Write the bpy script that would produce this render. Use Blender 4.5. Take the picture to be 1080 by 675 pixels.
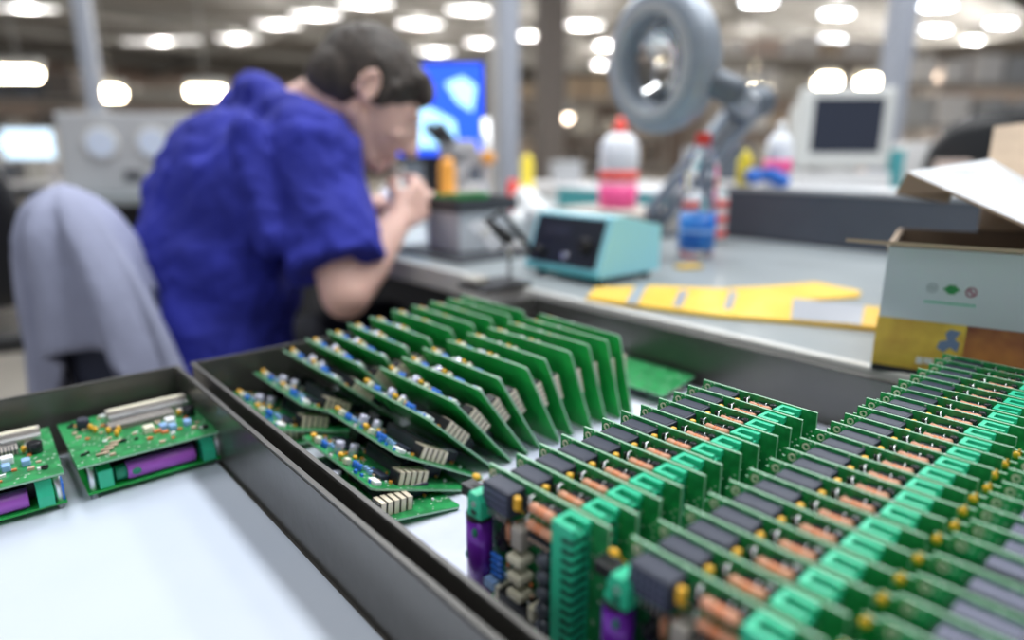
import bpy, bmesh, math, random
from mathutils import Vector, Matrix, noise
random.seed(7)
SC = bpy.context.scene
COL = SC.collection
for o in list(bpy.data.objects): bpy.data.objects.remove(o)

# ---------------------------------------------------------------- camera
CAMZ = 0.98
FPX = 688.0
PITCH = math.radians(14.4)
cam_d = bpy.data.cameras.new('camera'); cam = bpy.data.objects.new('camera', cam_d); COL.objects.link(cam)
cam.location = (0, 0, CAMZ); cam.rotation_euler = (math.radians(90) - PITCH, 0, 0)
cam_d.sensor_width = 36; cam_d.lens = FPX / 1080 * 36; cam_d.clip_start = 0.02; cam_d.clip_end = 200
cam_d.dof.use_dof = True; cam_d.dof.focus_distance = 0.43; cam_d.dof.aperture_fstop = 2.05
SC.camera = cam
SC.view_settings.view_transform = 'Standard'; SC.view_settings.look = 'None'
SC.view_settings.exposure = 0.35; SC.view_settings.gamma = 1; SC.view_settings.use_curve_mapping = False

# ---------------------------------------------------------------- world (added ambient fill through the side left open behind the camera)
W = bpy.data.worlds.new('world'); SC.world = W; W.use_nodes = True
W.node_tree.nodes['Background'].inputs[0].default_value = (0.86, 0.92, 1.0, 1)
W.node_tree.nodes['Background'].inputs[1].default_value = 0.5

# axes of the benches: A runs along the bench edge, B points across the bench
TH = math.radians(41); CB, SB = math.cos(TH), math.sin(TH)
def xy(a, b, z): return Vector((a*SB + b*CB, -a*CB + b*SB, z))
ROTA = TH - math.pi/2        # local x -> A, local y -> B

def area(name, loc, sx, sy, power, col=(1,1,1), rot=(0,0,0)):
    d = bpy.data.lights.new(name, 'AREA'); d.shape = 'RECTANGLE'; d.size = sx; d.size_y = sy
    d.energy = power; d.color = col
    o = bpy.data.objects.new(name, d); COL.objects.link(o); o.location = loc; o.rotation_euler = rot
    return o
# area lights without fixtures, added above the frame to brighten benches and hall
for (a, b, p) in ((-1.2, 1.6, 34), (0.6, 1.5, 40), (-2.9, 0.2, 30), (0.3, -1.0, 16), (-0.9, 4.2, 55), (-4.6, 2.6, 55)):
    area('added_overhead_light', xy(a, b, 3.6), 2.6, 0.5, p*1.45, (0.95, 0.98, 1.0), (0, 0, ROTA))

# ---------------------------------------------------------------- helpers
def I(): return Matrix.Identity(4)
def T(x, y, z): return Matrix.Translation((x, y, z))
def R(ang, ax): return Matrix.Rotation(math.radians(ang), 4, ax)
def frame(p, z_dir, x_hint=(1,0,0)):
    z = Vector(z_dir).normalized(); x = Vector(x_hint); x = x - z*x.dot(z)
    if x.length < 1e-5: x = Vector((0,1,0)) - z*z.y
    x.normalize(); y = z.cross(x)
    m = Matrix((x, y, z)).transposed().to_4x4(); m.translation = Vector(p); return m

class MB:
    def __init__(s): s.v=[]; s.f=[]; s.m=[]; s.s=[]; s.X=I()
    def add(s, vs, fs, mi=0, smooth=False):
        n=len(s.v); s.v += [tuple(s.X @ Vector(p)) for p in vs]
        for f in fs: s.f.append(tuple(i+n for i in f)); s.m.append(mi); s.s.append(smooth)
        return s
    def box(s, x0,x1,y0,y1,z0,z1, mi=0, M=None, ch=0.0, top=None):
        if ch <= 0:
            vs=[(x,y,z) for z in (z0,z1) for y in (y0,y1) for x in (x0,x1)]
            fs=[(0,2,3,1),(4,5,7,6),(0,1,5,4),(2,6,7,3),(0,4,6,2),(1,3,7,5)]
        else:
            bm=bmesh.new(); bmesh.ops.create_cube(bm,size=1)
            for v in bm.verts:
                v.co=Vector(((x0+x1)/2+v.co.x*(x1-x0),(y0+y1)/2+v.co.y*(y1-y0),(z0+z1)/2+v.co.z*(z1-z0)))
            bmesh.ops.bevel(bm,geom=list(bm.edges),offset=ch,segments=2,profile=0.5,affect='EDGES')
            bm.verts.index_update()
            vs=[tuple(v.co) for v in bm.verts]; fs=[tuple(v.index for v in f.verts) for f in bm.faces]; bm.free()
        if M is not None: vs=[tuple(M@Vector(p)) for p in vs]
        return s.add(vs,fs,mi,False)
    def lathe(s, prof, M=None, n=20, mi=0, smooth=True, caps=True):
        vs=[];fs=[]
        for r,z in prof:
            for k in range(n):
                a=2*math.pi*k/n; vs.append((r*math.cos(a),r*math.sin(a),z))
        for i in range(len(prof)-1):
            for k in range(n):
                k2=(k+1)%n; fs.append((i*n+k,i*n+k2,(i+1)*n+k2,(i+1)*n+k))
        if caps:
            fs.append(tuple(range(n-1,-1,-1))); fs.append(tuple((len(prof)-1)*n+k for k in range(n)))
        if M is not None: vs=[tuple(M@Vector(p)) for p in vs]
        n0=len(s.f); s.add(vs,fs,mi,smooth)
        if caps: s.s[-1]=False; s.s[-2]=False
        return s
    def cyl(s,p0,p1,r0,r1=None,n=12,mi=0,ch=0.0):
        r1=r0 if r1 is None else r1
        p0=Vector(p0);p1=Vector(p1);L=(p1-p0).length
        if ch>0: prof=[(r0-ch,0),(r0,ch),(r1,L-ch),(r1-ch,L)]
        else: prof=[(r0,0),(r1,L)]
        return s.lathe(prof,frame(p0,p1-p0),n,mi)
    def tube(s,pts,r,n=6,mi=0,closed=False):
        pts=[Vector(p) for p in pts]; rs=r if isinstance(r,(list,tuple)) else [r]*len(pts)
        vs=[];fs=[];prev=None
        for i,p in enumerate(pts):
            d=(pts[min(i+1,len(pts)-1)]-pts[max(i-1,0)]).normalized()
            h=prev if prev is not None else (Vector((0,0,1)) if abs(d.z)<.9 else Vector((1,0,0)))
            x=(h-d*h.dot(d)).normalized(); prev=x; y=d.cross(x)
            for k in range(n):
                a=2*math.pi*k/n; vs.append(tuple(p+(x*math.cos(a)+y*math.sin(a))*rs[i]))
        for i in range(len(pts)-1):
            for k in range(n):
                k2=(k+1)%n; fs.append((i*n+k,i*n+k2,(i+1)*n+k2,(i+1)*n+k))
        fs.append(tuple(range(n-1,-1,-1))); fs.append(tuple((len(pts)-1)*n+k for k in range(n)))
        return s.add(vs,fs,mi,True)
    def ball(s,c,rx,ry=None,rz=None,M=None,n=16,m=10,mi=0):
        ry=rx if ry is None else ry; rz=rx if rz is None else rz
        vs=[(0,0,-1)];fs=[]
        for i in range(1,m):
            t=-math.pi/2+math.pi*i/m
            for k in range(n):
                a=2*math.pi*k/n; vs.append((math.cos(t)*math.cos(a),math.cos(t)*math.sin(a),math.sin(t)))
        vs.append((0,0,1))
        for k in range(n): fs.append((0,1+(k+1)%n,1+k))
        for i in range(m-2):
            for k in range(n):
                k2=(k+1)%n; fs.append((1+i*n+k,1+i*n+k2,1+(i+1)*n+k2,1+(i+1)*n+k))
        e=len(vs)-1
        for k in range(n): fs.append((e,1+(m-2)*n+k,1+(m-2)*n+(k+1)%n))
        Q=Matrix.Diagonal((rx,ry,rz,1)); Q=(M if M is not None else I())@Q
        vs=[tuple(Q@Vector(p)+Vector(c)) for p in vs]
        return s.add(vs,fs,mi,True)
    def cap(s,p0,p1,r0,r1,n=16,mi=0):          # tapered capsule
        p0=Vector(p0);p1=Vector(p1);L=max((p1-p0).length,1e-5);prof=[]
        for k in range(6):
            t=-math.pi/2+k*math.pi/10; prof.append((max(r0*math.cos(t),1e-4),r0*math.sin(t)))
        for k in range(6):
            t=k*math.pi/10; prof.append((max(r1*math.cos(t),1e-4),L+r1*math.sin(t)))
        return s.lathe(prof,frame(p0,p1-p0),n,mi)
    def prism(s,pts,z0,z1,mi=0,M=None):
        n=len(pts); vs=[(x,y,z0) for x,y in pts]+[(x,y,z1) for x,y in pts]
        fs=[tuple(range(n-1,-1,-1)),tuple(range(n,2*n))]+[(k,(k+1)%n,n+(k+1)%n,n+k) for k in range(n)]
        if M is not None: vs=[tuple(M@Vector(p)) for p in vs]
        return s.add(vs,fs,mi,False)
    def build(s,name,mats,parent=None,loc=None,rz=0):
        me=bpy.data.meshes.new(name); me.from_pydata(s.v,[],s.f)
        if not isinstance(mats,(list,tuple)): mats=[mats]
        for m in mats: me.materials.append(m)
        for p,mi,sm in zip(me.polygons,s.m,s.s): p.material_index=mi; p.use_smooth=sm
        me.validate(); me.update()
        bm=bmesh.new(); bm.from_mesh(me); bmesh.ops.recalc_face_normals(bm,faces=bm.faces); bm.to_mesh(me); bm.free()
        o=bpy.data.objects.new(name,me); COL.objects.link(o)
        if parent: o.parent=parent
        if loc is not None: o.location=loc
        o.rotation_euler.z=rz
        return o
def tag(o,label,cat,group=None,kind=None):
    o['label']=label; o['category']=cat
    if group: o['group']=group
    if kind: o['kind']=kind
    return o
def struct(o): o['kind']='structure'; return o
def thing(name,label,cat,loc=(0,0,0),rz=0,group=None):
    o=bpy.data.objects.new(name,None); COL.objects.link(o); o.empty_display_size=.05
    o.location=loc; o.rotation_euler=(0,0,rz); return tag(o,label,cat,group)
def kids(o): return [c for c in bpy.data.objects if c.parent==o]
def copy_tree(o):
    def rec(src,parent):
        c=src.copy(); COL.objects.link(c)
        if parent: c.parent=parent
        for ch in TREE.get(src.name,[]): rec(ch,c)
        return c
    TREE={}
    for q in bpy.data.objects:
        if q.parent: TREE.setdefault(q.parent.name,[]).append(q)
    return rec(o,None)

def mat(name,col,rough=.5,metal=0.,em=0.,emcol=None,var=0.,vscale=30.,col2=None,trans=0.,ior=1.45,bump=0.,bscale=60.,sss=0.,alpha=1.,coat=0.):
    m=bpy.data.materials.new(name); m.use_nodes=True; nt=m.node_tree; b=nt.nodes['Principled BSDF']
    b.inputs['Base Color'].default_value=(*col,1); b.inputs['Roughness'].default_value=rough; b.inputs['Metallic'].default_value=metal
    if em: b.inputs['Emission Color'].default_value=(*(emcol or col),1); b.inputs['Emission Strength'].default_value=em
    if trans: b.inputs['Transmission Weight'].default_value=trans; b.inputs['IOR'].default_value=ior
    if sss: b.inputs['Subsurface Weight'].default_value=sss; b.inputs['Subsurface Radius'].default_value=(.02,.008,.004); b.inputs['Subsurface Scale'].default_value=.5
    if coat: b.inputs['Coat Weight'].default_value=coat
    if alpha<1: b.inputs['Alpha'].default_value=alpha
    if var or col2 or bump:
        tc=nt.nodes.new('ShaderNodeTexCoord')
        nz=nt.nodes.new('ShaderNodeTexNoise'); nz.inputs['Scale'].default_value=vscale; nz.inputs['Detail'].default_value=4
        nt.links.new(tc.outputs['Object'],nz.inputs['Vector'])
        if var or col2:
            rp=nt.nodes.new('ShaderNodeValToRGB'); rp.color_ramp.elements[0].position=.35; rp.color_ramp.elements[1].position=.65
            c2=col2 or tuple(min(1,c*(1+var)) for c in col); c1=col if col2 else tuple(c*(1-var) for c in col)
            rp.color_ramp.elements[0].color=(*c1,1); rp.color_ramp.elements[1].color=(*c2,1)
            nt.links.new(nz.outputs['Fac'],rp.inputs['Fac']); nt.links.new(rp.outputs['Color'],b.inputs['Base Color'])
        if bump:
            n2=nt.nodes.new('ShaderNodeTexNoise'); n2.inputs['Scale'].default_value=bscale; n2.inputs['Detail'].default_value=3
            nt.links.new(tc.outputs['Object'],n2.inputs['Vector'])
            bp=nt.nodes.new('ShaderNodeBump'); bp.inputs['Strength'].default_value=bump; bp.inputs['Distance'].default_value=.01
            nt.links.new(n2.outputs['Fac'],bp.inputs['Height']); nt.links.new(bp.outputs['Normal'],b.inputs['Normal'])
    return m
def mat_pcb(name,base,pad,scale):
    m=bpy.data.materials.new(name); m.use_nodes=True; nt=m.node_tree; b=nt.nodes['Principled BSDF']; b.inputs['Roughness'].default_value=.3
    tc=nt.nodes.new('ShaderNodeTexCoord')
    nz=nt.nodes.new('ShaderNodeTexNoise'); nz.inputs['Scale'].default_value=90; nz.inputs['Detail'].default_value=2
    vo=nt.nodes.new('ShaderNodeTexVoronoi'); vo.inputs['Scale'].default_value=scale
    nt.links.new(tc.outputs['Object'],nz.inputs['Vector']); nt.links.new(tc.outputs['Object'],vo.inputs['Vector'])
    r1=nt.nodes.new('ShaderNodeValToRGB'); r1.color_ramp.elements[0].position=.42; r1.color_ramp.elements[1].position=.58
    r1.color_ramp.elements[0].color=(*[c*.8 for c in base],1); r1.color_ramp.elements[1].color=(*[c*1.25 for c in base],1)
    nt.links.new(nz.outputs['Fac'],r1.inputs['Fac'])
    r2=nt.nodes.new('ShaderNodeValToRGB'); r2.color_ramp.elements[0].position=.16; r2.color_ramp.elements[1].position=.22
    r2.color_ramp.elements[0].color=(1,1,1,1); r2.color_ramp.elements[1].color=(0,0,0,1)
    nt.links.new(vo.outputs['Distance'],r2.inputs['Fac'])
    mx=nt.nodes.new('ShaderNodeMix'); mx.data_type='RGBA'; mx.inputs[7].default_value=(*pad,1)
    nt.links.new(r2.outputs['Color'],mx.inputs[0]); nt.links.new(r1.outputs['Color'],mx.inputs[6]); nt.links.new(mx.outputs[2],b.inputs['Base Color'])
    return m

M_={}
def D(k,*a,**kw): M_[k]=mat(k,*a,**kw)
M_['pcb']=mat('pcb_green',(.016,.42,.07),.28,var=.25,vscale=25)
M_['pcbc']=mat_pcb('pcb_component_side',(.02,.24,.07),(.55,.62,.55),230)
D('pcbedge',(.30,.52,.36),.5)
D('relay',(.026,.031,.055),.45,var=.15)
D('relaydot',(.11,.12,.2),.4)
D('black',(.012,.012,.014),.4)
D('blackgloss',(.015,.016,.02),.22)
D('yellow',(.86,.46,.03),.4)
D('brown',(.60,.27,.16),.5,var=.1,vscale=200)
D('orangeband',(.75,.22,.07),.45)
D('tan',(.62,.45,.33),.5)
D('silver',(.75,.76,.78),.3,.9)
D('teal',(.03,.55,.31),.38)
D('teald',(.015,.26,.15),.45)
D('purple',(.17,.02,.42),.25,.25,coat=.5)
D('cream',(.78,.74,.58),.45)
D('greybeige',(.42,.38,.34),.5)
D('blue',(.03,.18,.70),.4)
D('ltblue',(.30,.50,.85),.35)
D('white',(.86,.87,.88),.45)
D('capgrey',(.085,.095,.12),.22,.2)
D('lilac',(.62,.62,.78),.25,.4)
D('pinbeige',(.74,.64,.50),.4,.15)
D('connblack',(.02,.021,.024),.5)
D('traywall',(.135,.128,.118),.30,.65,var=.08,vscale=8,bump=.04)
D('traylip',(.10,.095,.088),.45,.25,var=.15,vscale=30)
D('paper',(.57,.62,.71),.7,col2=(.53,.59,.70),vscale=6)
D('purplelit',(.40,.10,.55),.35)  # lit copy of the battery purple, brighter light put into the colour
D('paperprint',(.70,.72,.80),.7,col2=(.54,.58,.72),vscale=14)
D('lowtable',(.20,.19,.18),.6)
D('benchtop',(.27,.30,.315),.42,var=.05,vscale=4)
D('benchedge',(.66,.65,.62),.45)
D('benchdark',(.03,.03,.035),.7)
D('skin',(.80,.50,.42),.5,var=.05,vscale=12,sss=.08)
D('hair',(.050,.037,.030),.6,var=.4,vscale=60,bump=.25,bscale=160)
D('shirt',(.022,.030,.34),.85,var=.12,vscale=9,bump=.25,bscale=25)
D('trousers',(.012,.013,.02),.85)
D('jacket',(.34,.36,.50),.9,var=.06,vscale=12,bump=.2,bscale=40)
D('chairnavy',(.02,.026,.06),.8)
D('turq',(.36,.78,.90),.4)
D('turqd',(.08,.38,.42),.4)
D('panelblk',(.02,.024,.035),.35)
D('lampgrey',(.30,.34,.40),.38,.15,var=.06)
D('lampdark',(.12,.14,.17),.45,.2)
D('glass',(1,1,1),.02,trans=1.)
D('greybox',(.62,.63,.67),.55,var=.06,vscale=10)
D('greydark',(.09,.10,.125),.5,var=.08,vscale=8)
D('beige',(.52,.49,.44),.55)
D('esdmat',(.05,.055,.065),.6)
D('screenblue',(.02,.1,.9),.3,em=1.0,emcol=(.02,.09,.95))
D('screenpale',(.3,.6,1),.3,em=1.25,emcol=(.42,.78,1.0))
D('crtcase',(.66,.66,.64),.5)
D('crtglass',(.02,.025,.045),.15)
D('pet',(.93,.96,1.0),.03,trans=1.,ior=1.2)
D('label_blue',(.01,.12,.55),.35,col2=(.03,.28,.80),vscale=25)
D('red',(.85,.05,.03),.4)
D('bottlewhite',(.80,.82,.88),.4)
D('pink',(.90,.10,.32),.35)
D('tape',(.80,.47,.035),.5,col2=(.84,.56,.08),vscale=15)
D('foil',(.45,.47,.52),.35,.4)
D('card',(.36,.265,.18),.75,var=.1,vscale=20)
D('cardin',(.17,.12,.08),.8)  # darker copy of the cardboard, shade of the box inside put into the colour
D('cardwhite',(.60,.63,.67),.6,var=.03,vscale=10)
D('flapwhite',(.60,.62,.65),.6)
D('gold',(.85,.60,.08),.5,col2=(.50,.27,.04),vscale=22)
D('maroon',(.17,.035,.03),.5,col2=(.55,.22,.06),vscale=22)
D('figblue',(.16,.22,.36),.5)
D('logogreen',(.03,.25,.07),.5); D('logogrey',(.30,.34,.36),.5); D('logopink',(.42,.16,.22),.5)
D('floor',(.38,.35,.31),.45,var=.08,vscale=1.5)
D('ceil',(.27,.255,.235),.8,var=.12,vscale=.4)
D('beam',(.20,.19,.175),.7)
D('wallbrown',(.30,.22,.18),.8,col2=(.50,.42,.36),vscale=.35)
D('pilaster',(.68,.60,.54),.8)
D('column',(.34,.36,.42),.5)
D('columnbrown',(.17,.145,.13),.7)
D('lampcool',(.9,.95,1),.5,em=12,emcol=(.86,.92,1))
D('lampdim',(.9,.9,.9),.5,em=1.1,emcol=(1,.97,.93))
D('lampmid',(.9,.9,.9),.5,em=2.4,emcol=(1,.98,.96))
D('lampwarm',(1,.9,.7),.5,em=26,emcol=(1,.86,.62))
D('lampwarmdim',(1,.9,.7),.5,em=9,emcol=(1,.80,.62))
D('fixture',(.45,.45,.44),.5)
D('palepanel',(.44,.45,.47),.55,var=.06,vscale=5)
D('dial',(.62,.70,.86),.4)
D('boxpink',(.68,.54,.48),.7); D('boxtan',(.52,.40,.29),.7); D('boxwhite',(.78,.76,.76),.7); D('rackgrey',(.42,.40,.38),.6)
D('screenwhite',(.6,.75,.9),.4,em=1.3,emcol=(.62,.82,1.0))
D('orange',(.88,.38,.05),.45)
D('yel2',(.90,.72,.05),.45)

# pixel -> place, for my measured positions
def ray(x,y):
    u=x-540; v=337.5-y; S,C=math.sin(PITCH),math.cos(PITCH)
    return Vector((u,FPX*C+v*S,v*C-FPX*S))
def atd(x,y,d): return Vector((0,0,CAMZ))+ray(x,y)*(d/FPX)
def atz(x,y,z):
    r=ray(x,y); return Vector((0,0,CAMZ))+r*((z-CAMZ)/r.z)
def toab(P): return (P[0]*SB-P[1]*CB, P[0]*CB+P[1]*SB)

# ================================================================ STRUCTURE: hall
RA=ROTA
def sbox(name,a0,a1,b0,b1,z0,z1,m):
    q=MB(); q.box(a0,a1,b0,b1,z0,z1); return struct(q.build(name,m,None,(0,0,0),RA))
sbox('floor',-34,12,-14,34,-.1,0,M_['floor'])
sbox('ceiling',-34,12,-6,34,4.6,4.8,M_['ceil'])
sbox('wall_left',-34.2,-34,-14,34,-.1,4.6,M_['wallbrown'])
sbox('wall_far',-34,12,34,34.2,-.1,4.6,M_['wallbrown'])
n=1
for a in range(-32,12,5):
    sbox('trim_%d'%n,a,a+1.6,33.8,34,0,4.6,M_['pilaster']); n+=1
for b in range(-10,34,5):
    sbox('trim_%d'%n,-34,-33.8,b,b+1.6,0,4.6,M_['pilaster']); n+=1
for a in range(-30,4,5):
    sbox('trim_%d'%n,a,a+.25,-6,34,4.25,4.6,M_['beam']); n+=1
for b in (8,16,24):
    sbox('trim_%d'%n,-34,12,b,b+.3,4.2,4.6,M_['beam']); n+=1

# ================================================================ LARGE FURNITURE
TT=.72      # table that carries the trays
q=MB(); q.box(-.70,.45,-.75,.63,TT-.03,TT,0,ch=.004)
tb=thing('worktable','low dark grey table under both metal trays','table',(0,0,0),RA)
q.build('table_top',M_['lowtable'],tb)
for a in (-.66,.40):
    for b in (-.70,.58):
        q=MB(); q.box(a-.02,a+.02,b-.02,b+.02,0,TT-.03); q.build('leg',M_['traywall'],tb)
BZ=.78
bn=thing('workbench','long grey-topped workbench with a pale front edge, seated worker at it','workbench',(0,0,0),RA)
q=MB(); q.box(-2.3,.75,.662,2.75,BZ-.035,BZ,0); q.build('bench_top',M_['benchtop'],bn)
q=MB(); q.box(-2.3,.75,.650,.662,BZ-.038,BZ+.001,0,ch=.003); q.build('front_edge',M_['benchedge'],bn)
for a in (-2.22,-.76,.68):
    for b in (.72,2.68):
        q=MB(); q.box(a-.025,a+.025,b-.025,b+.025,0,BZ-.035); q.build('leg',M_['benchdark'],bn)
q=MB(); q.box(-2.2,.68,1.0,1.02,.25,BZ-.035); q.build('modesty_panel',M_['benchdark'],bn)

# trays: open sheet-metal boxes
def tray(name,label,a0,a1,b0,b1,z0,h,th=.003):
    t=thing(name,label,'tray',(0,0,0),RA)
    q=MB()
    q.box(a0,a1,b0,b1,z0,z0+.002)
    q.box(a0,a0+th,b0,b1,z0+.002,z0+h); q.box(a1-th,a1,b0,b1,z0+.002,z0+h)
    q.box(a0+th,a1-th,b0,b0+th,z0+.002,z0+h); q.box(a0+th,a1-th,b1-th,b1,z0+.002,z0+h)
    q.build('tray_body',M_['traywall'],t)
    q=MB(); w=.0024
    z=z0+h
    q.box(a0-.001,a0+w,b0-.001,b1+.001,z-.001,z+.0018); q.box(a1-w,a1+.001,b0-.001,b1+.001,z-.001,z+.0018)
    q.box(a0+w,a1-w,b0-.001,b0+w,z-.001,z+.0018); q.box(a0+w,a1-w,b1-w,b1+.001,z-.001,z+.0018)
    q.build('rolled_rim',M_['traylip'],t)
    return t
tray('metal_tray','dark metal tray holding the flat board sandwiches, left of the larger board tray',-.668,.22,-.45,.150,TT,.058)
tray('metal_tray','dark metal tray filled with rows of upright and leaning circuit boards',-.668,.30,.163,.622,TT,.058)
TZ=TT+.002
q=MB(); q.box(-.655,.20,-.44,.1445,TZ,TZ+.0008); tag(q.build('paper_sheet',M_['paper'],None,(0,0,.0001),RA),'plain white paper lining the tray with the flat board sandwiches','paper')
q=MB(); q.box(-.655,.29,.168,.616,TZ,TZ+.0008); tag(q.build('paper_sheet',M_['paperprint'],None,(0,0,0),RA),'white paper with faint blue print under the standing circuit boards','paper')
PZ=TZ+.0008

# ================================================================ RELAY BOARD (rows on the right)
mm=.001
def B_(q,x0,x1,y0,y1,z0,z1,mi=0,ch=0): q.box(x0*mm,x1*mm,y0*mm,y1*mm,z0*mm,z1*mm,mi,None,ch*mm)
def pcb_panel(q,x0,x1,z0,z1,y0=0,y1=1.6,e=.4):
    # component side (y0), solder side (y1), pale edges
    x0,x1,z0,z1,y0,y1=[k*mm for k in (x0,x1,z0,z1,y0,y1)]
    vs=[(x,y,z) for z in (z0,z1) for y in (y0,y1) for x in (x0,x1)]
    q.add(vs,[(0,1,5,4)],1); q.add(vs,[(2,6,7,3)],0); q.add(vs,[(0,2,3,1),(4,5,7,6),(0,4,6,2),(1,3,7,5)],2)
def make_relay_board(side=True,front=False):
    r=thing('relay_board','x','circuit board')
    q=MB(); pcb_panel(q,0,85,0,93.5); q.build('board_panel',[M_['pcb'],M_['pcbc'],M_['pcbedge']],r)
    q=MB(); q.lathe([(.0013,0),(.0023,0),(.0023,.0005),(.0013,.0005),(.0013,0)],T(.0042,-.0001,.0892)@R(90,'X'),14,0,True,False)
    q.build('mounting_hole_ring',M_['yellow'] if False else M_['pinbeige'],r)
    q=MB(); pcb_panel(q,-8 if side else -4,3,0,88 if side else 86,5,6.4); q.build('side_board',[M_['pcb'],M_['pcbc'],M_['pcbedge']],r)
    # relay
    rx0,rx1=(9,30) if not side else (15,44)
    q=MB(); B_(q,rx0,rx1,-12.2,0,77.5,91.3,0,.6)
    nx_=int((rx1-rx0-2)/3.1)
    for i in range(nx_):
        for j in range(3):
            B_(q,rx0+1.4+i*3.1,rx0+3.2+i*3.1,-12.5,-12.1,79+j*3.8,81.2+j*3.8,1)
    for i in range(nx_): B_(q,rx0+1.5+i*3,rx0+2.3+i*3,-12.0,-11,73.5,77.6,2)
    if side:
        for i in range(18): B_(q,rx0+1+i*1.55,rx0+1.9+i*1.55,-11.5,-1.5,91.2,91.6,1)
    else: B_(q,rx0+1.5,rx1-1.5,-10.8,-1.5,91.2,91.5,0)
    q.build('relay',[M_['relay'],M_['relaydot'],M_['silver']],r)
    q=MB(); yx=14.5 if side else 0; B_(q,31.4+yx,35+yx,-10.8,-7.2,83,90.8,0,1.1); q.tube([((33+yx)*mm,-.008,.083),((33+yx)*mm,-.004,.079),((33+yx)*mm,0,.078)],.0004); q.build('yellow_capacitor',M_['yellow'],r)
    # vertical small resistors under the relay
    for i,x in enumerate((25.5,30.5)):
        q=MB(); q.cyl((x*mm,-.008,.062),(x*mm,-.008,.072),.0016,n=10,ch=.0005); q.tube([(x*mm,-.008,.072),(x*mm,-.008,.0745),(x*mm,-.003,.0745),(x*mm,0,.0735)],.0003)
        q.tube([(x*mm,-.008,.062),(x*mm,-.008,.059),(x*mm,0,.058)],.0003)
        q.build('small_resistor',M_['brown'],r)
    # big brown resistors with bent wires
    def big(z,y,x0=41.,x1=58.5):
        q=MB(); q.lathe([(.0016,0),(.0027,.0006),(.0029,.0025),(.0025,.0045),(.0025,(x1-x0)*mm-.0045),(.0029,(x1-x0)*mm-.0025),(.0027,(x1-x0)*mm-.0006),(.0016,(x1-x0)*mm)],frame((x0*mm,y,z),(1,0,0)),14,0)
        for t in (.006,.0085): q.lathe([(.00262,0),(.00262,.0012)],frame((x0*mm+t,y,z),(1,0,0)),14,1,True)
        o=q.build('brown_resistor',[M_['brown'],M_['orangeband']],r)
        w=MB(); w.tube([(x0*mm,y,z),(x0*mm-.0018,y,z+.0012),(x0*mm-.0028,y*.7,z+.0034),(x0*mm-.0030,y*.3,z+.0036),(x0*mm-.003,0,z+.001)],.0005)
        w.tube([(x1*mm,y,z),(x1*mm+.0018,y,z+.0002),(x1*mm+.0030,y*.8,z+.0012),(x1*mm+.0034,y*.35,z+.003),(x1*mm+.0034,0,z+.002)],.0005)
        w.build('wire_lead',M_['silver'],o)
    big(.0880,-.0070,41.5 if not side else 51,57.5 if not side else 60); big(.0800,-.0092,42 if not side else 51,59.5)
    q=MB(); B_(q,45,54,-4.2,0,85,90,0,.4); 
    for i in range(4): B_(q,45.7+i*2,46.0+i*2,-4.6,-.1,84.6,85.2,1)
    q.cyl((.0570,-.0035,.086),(.0570,-.0035,.092),.0022,n=10,ch=.0004)
    q.build('black_transistor',[M_['blackgloss'],M_['silver']],r)
    # little silver pins and glass diodes
    q=MB()
    rr=random.Random(3)
    for i in range(7):
        x=rr.uniform(35,61)*mm; z=rr.uniform(82,91.5)*mm; dy=-.003-rr.random()*.003
        q.tube([(x,0,z),(x,dy*.6,z+.0006),(x+rr.uniform(-.001,.001),dy,z-.001)],.00034,5)
    q.build('solder_pins',M_['silver'],r)
    q=MB()
    for x,z in ((37.2,84),(39.3,87),(37.5,89)): q.cyl((x*mm,-.006,z*mm-.003),(x*mm,-.006,z*mm+.003),.0011,n=8,ch=.0003); 
    q.build('diodes',M_['blackgloss'],r)
    # terminal connector, 16 ways
    q=MB()
    z0,z1=3,92.6
    B_(q,61.5,69,-13,0,z0,z1-3.6,0)
    B_(q,61.5,64,-13,0,z1-3.6,z1,0); B_(q,64,75,-13,-9.8,z1-3.6,z1,0); B_(q,64,75,-3.6,0,z1-3.6,z1,0)
    B_(q,64,74,-9.8,-3.6,z1-3.7,z1-3.4,2)  # darker teal floor paints the shade inside the top slot
    B_(q,69,74,-2,0,z0,z1-3.6,0)
    nW=16; p=(z1-3.6-z0)/nW
    for i in range(nW):
        zz=z0+i*p; B_(q,69.4,74.8,-13,-2,zz+p*.58,zz+p,0)
        B_(q,68.9,74.0,-12.6,-2,zz,zz+p*.58,1)  # black fill paints the dark of the gaps between the fins
        B_(q,68.0,69.5,-13.15,-12.5,zz+p*.1,zz+p*.5,1)
    q.build('terminal_connector',[M_['teal'],M_['black'],M_['teald']],r)
    # battery + cap
    q=MB(); c=Vector((.0025,-.0092,0))
    q.cyl((c.x,c.y,.020),(c.x,c.y,.0655),.0073,n=24)
    q.cyl((c.x,c.y,.0655),(c.x,c.y,.0692),.00735,n=24,mi=1,ch=.0006)
    q.cyl((c.x,c.y,.0185),(c.x,c.y,.020),.0071,n=24,mi=1)
    for a,zz,s in ((200,.056,.0028),(300,.060,.0022),(245,.044,.0022)):
        d=Vector((math.cos(math.radians(a)),math.sin(math.radians(a)),0))
        q.ball(c+d*.0063+Vector((0,0,zz)),.0018,.0018,s*1.6,n=8,m=6,mi=2)
    bt=q.build('battery',[M_['purple'],M_['black'],M_['teald']],r)
    q=MB(); q.cyl((c.x,c.y,.0685),(c.x,c.y,.0702),.0066,n=24); q.build('battery_cap',M_['teal'],bt)
    # green screw terminal above the battery
    q=MB(); q.prism([(.001,.070),(.012,.070),(.012,.080),(.009,.0835),(.003,.0835),(.001,.080)],.004,.0160,0,R(90,'X'))
    q.cyl((.0065,-.0159,.0775),(.0065,-.0164,.0775),.0017,n=12,mi=1); B_(q,4.5,8.5,-16.4,-15.9,71.5,74,2)
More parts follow.
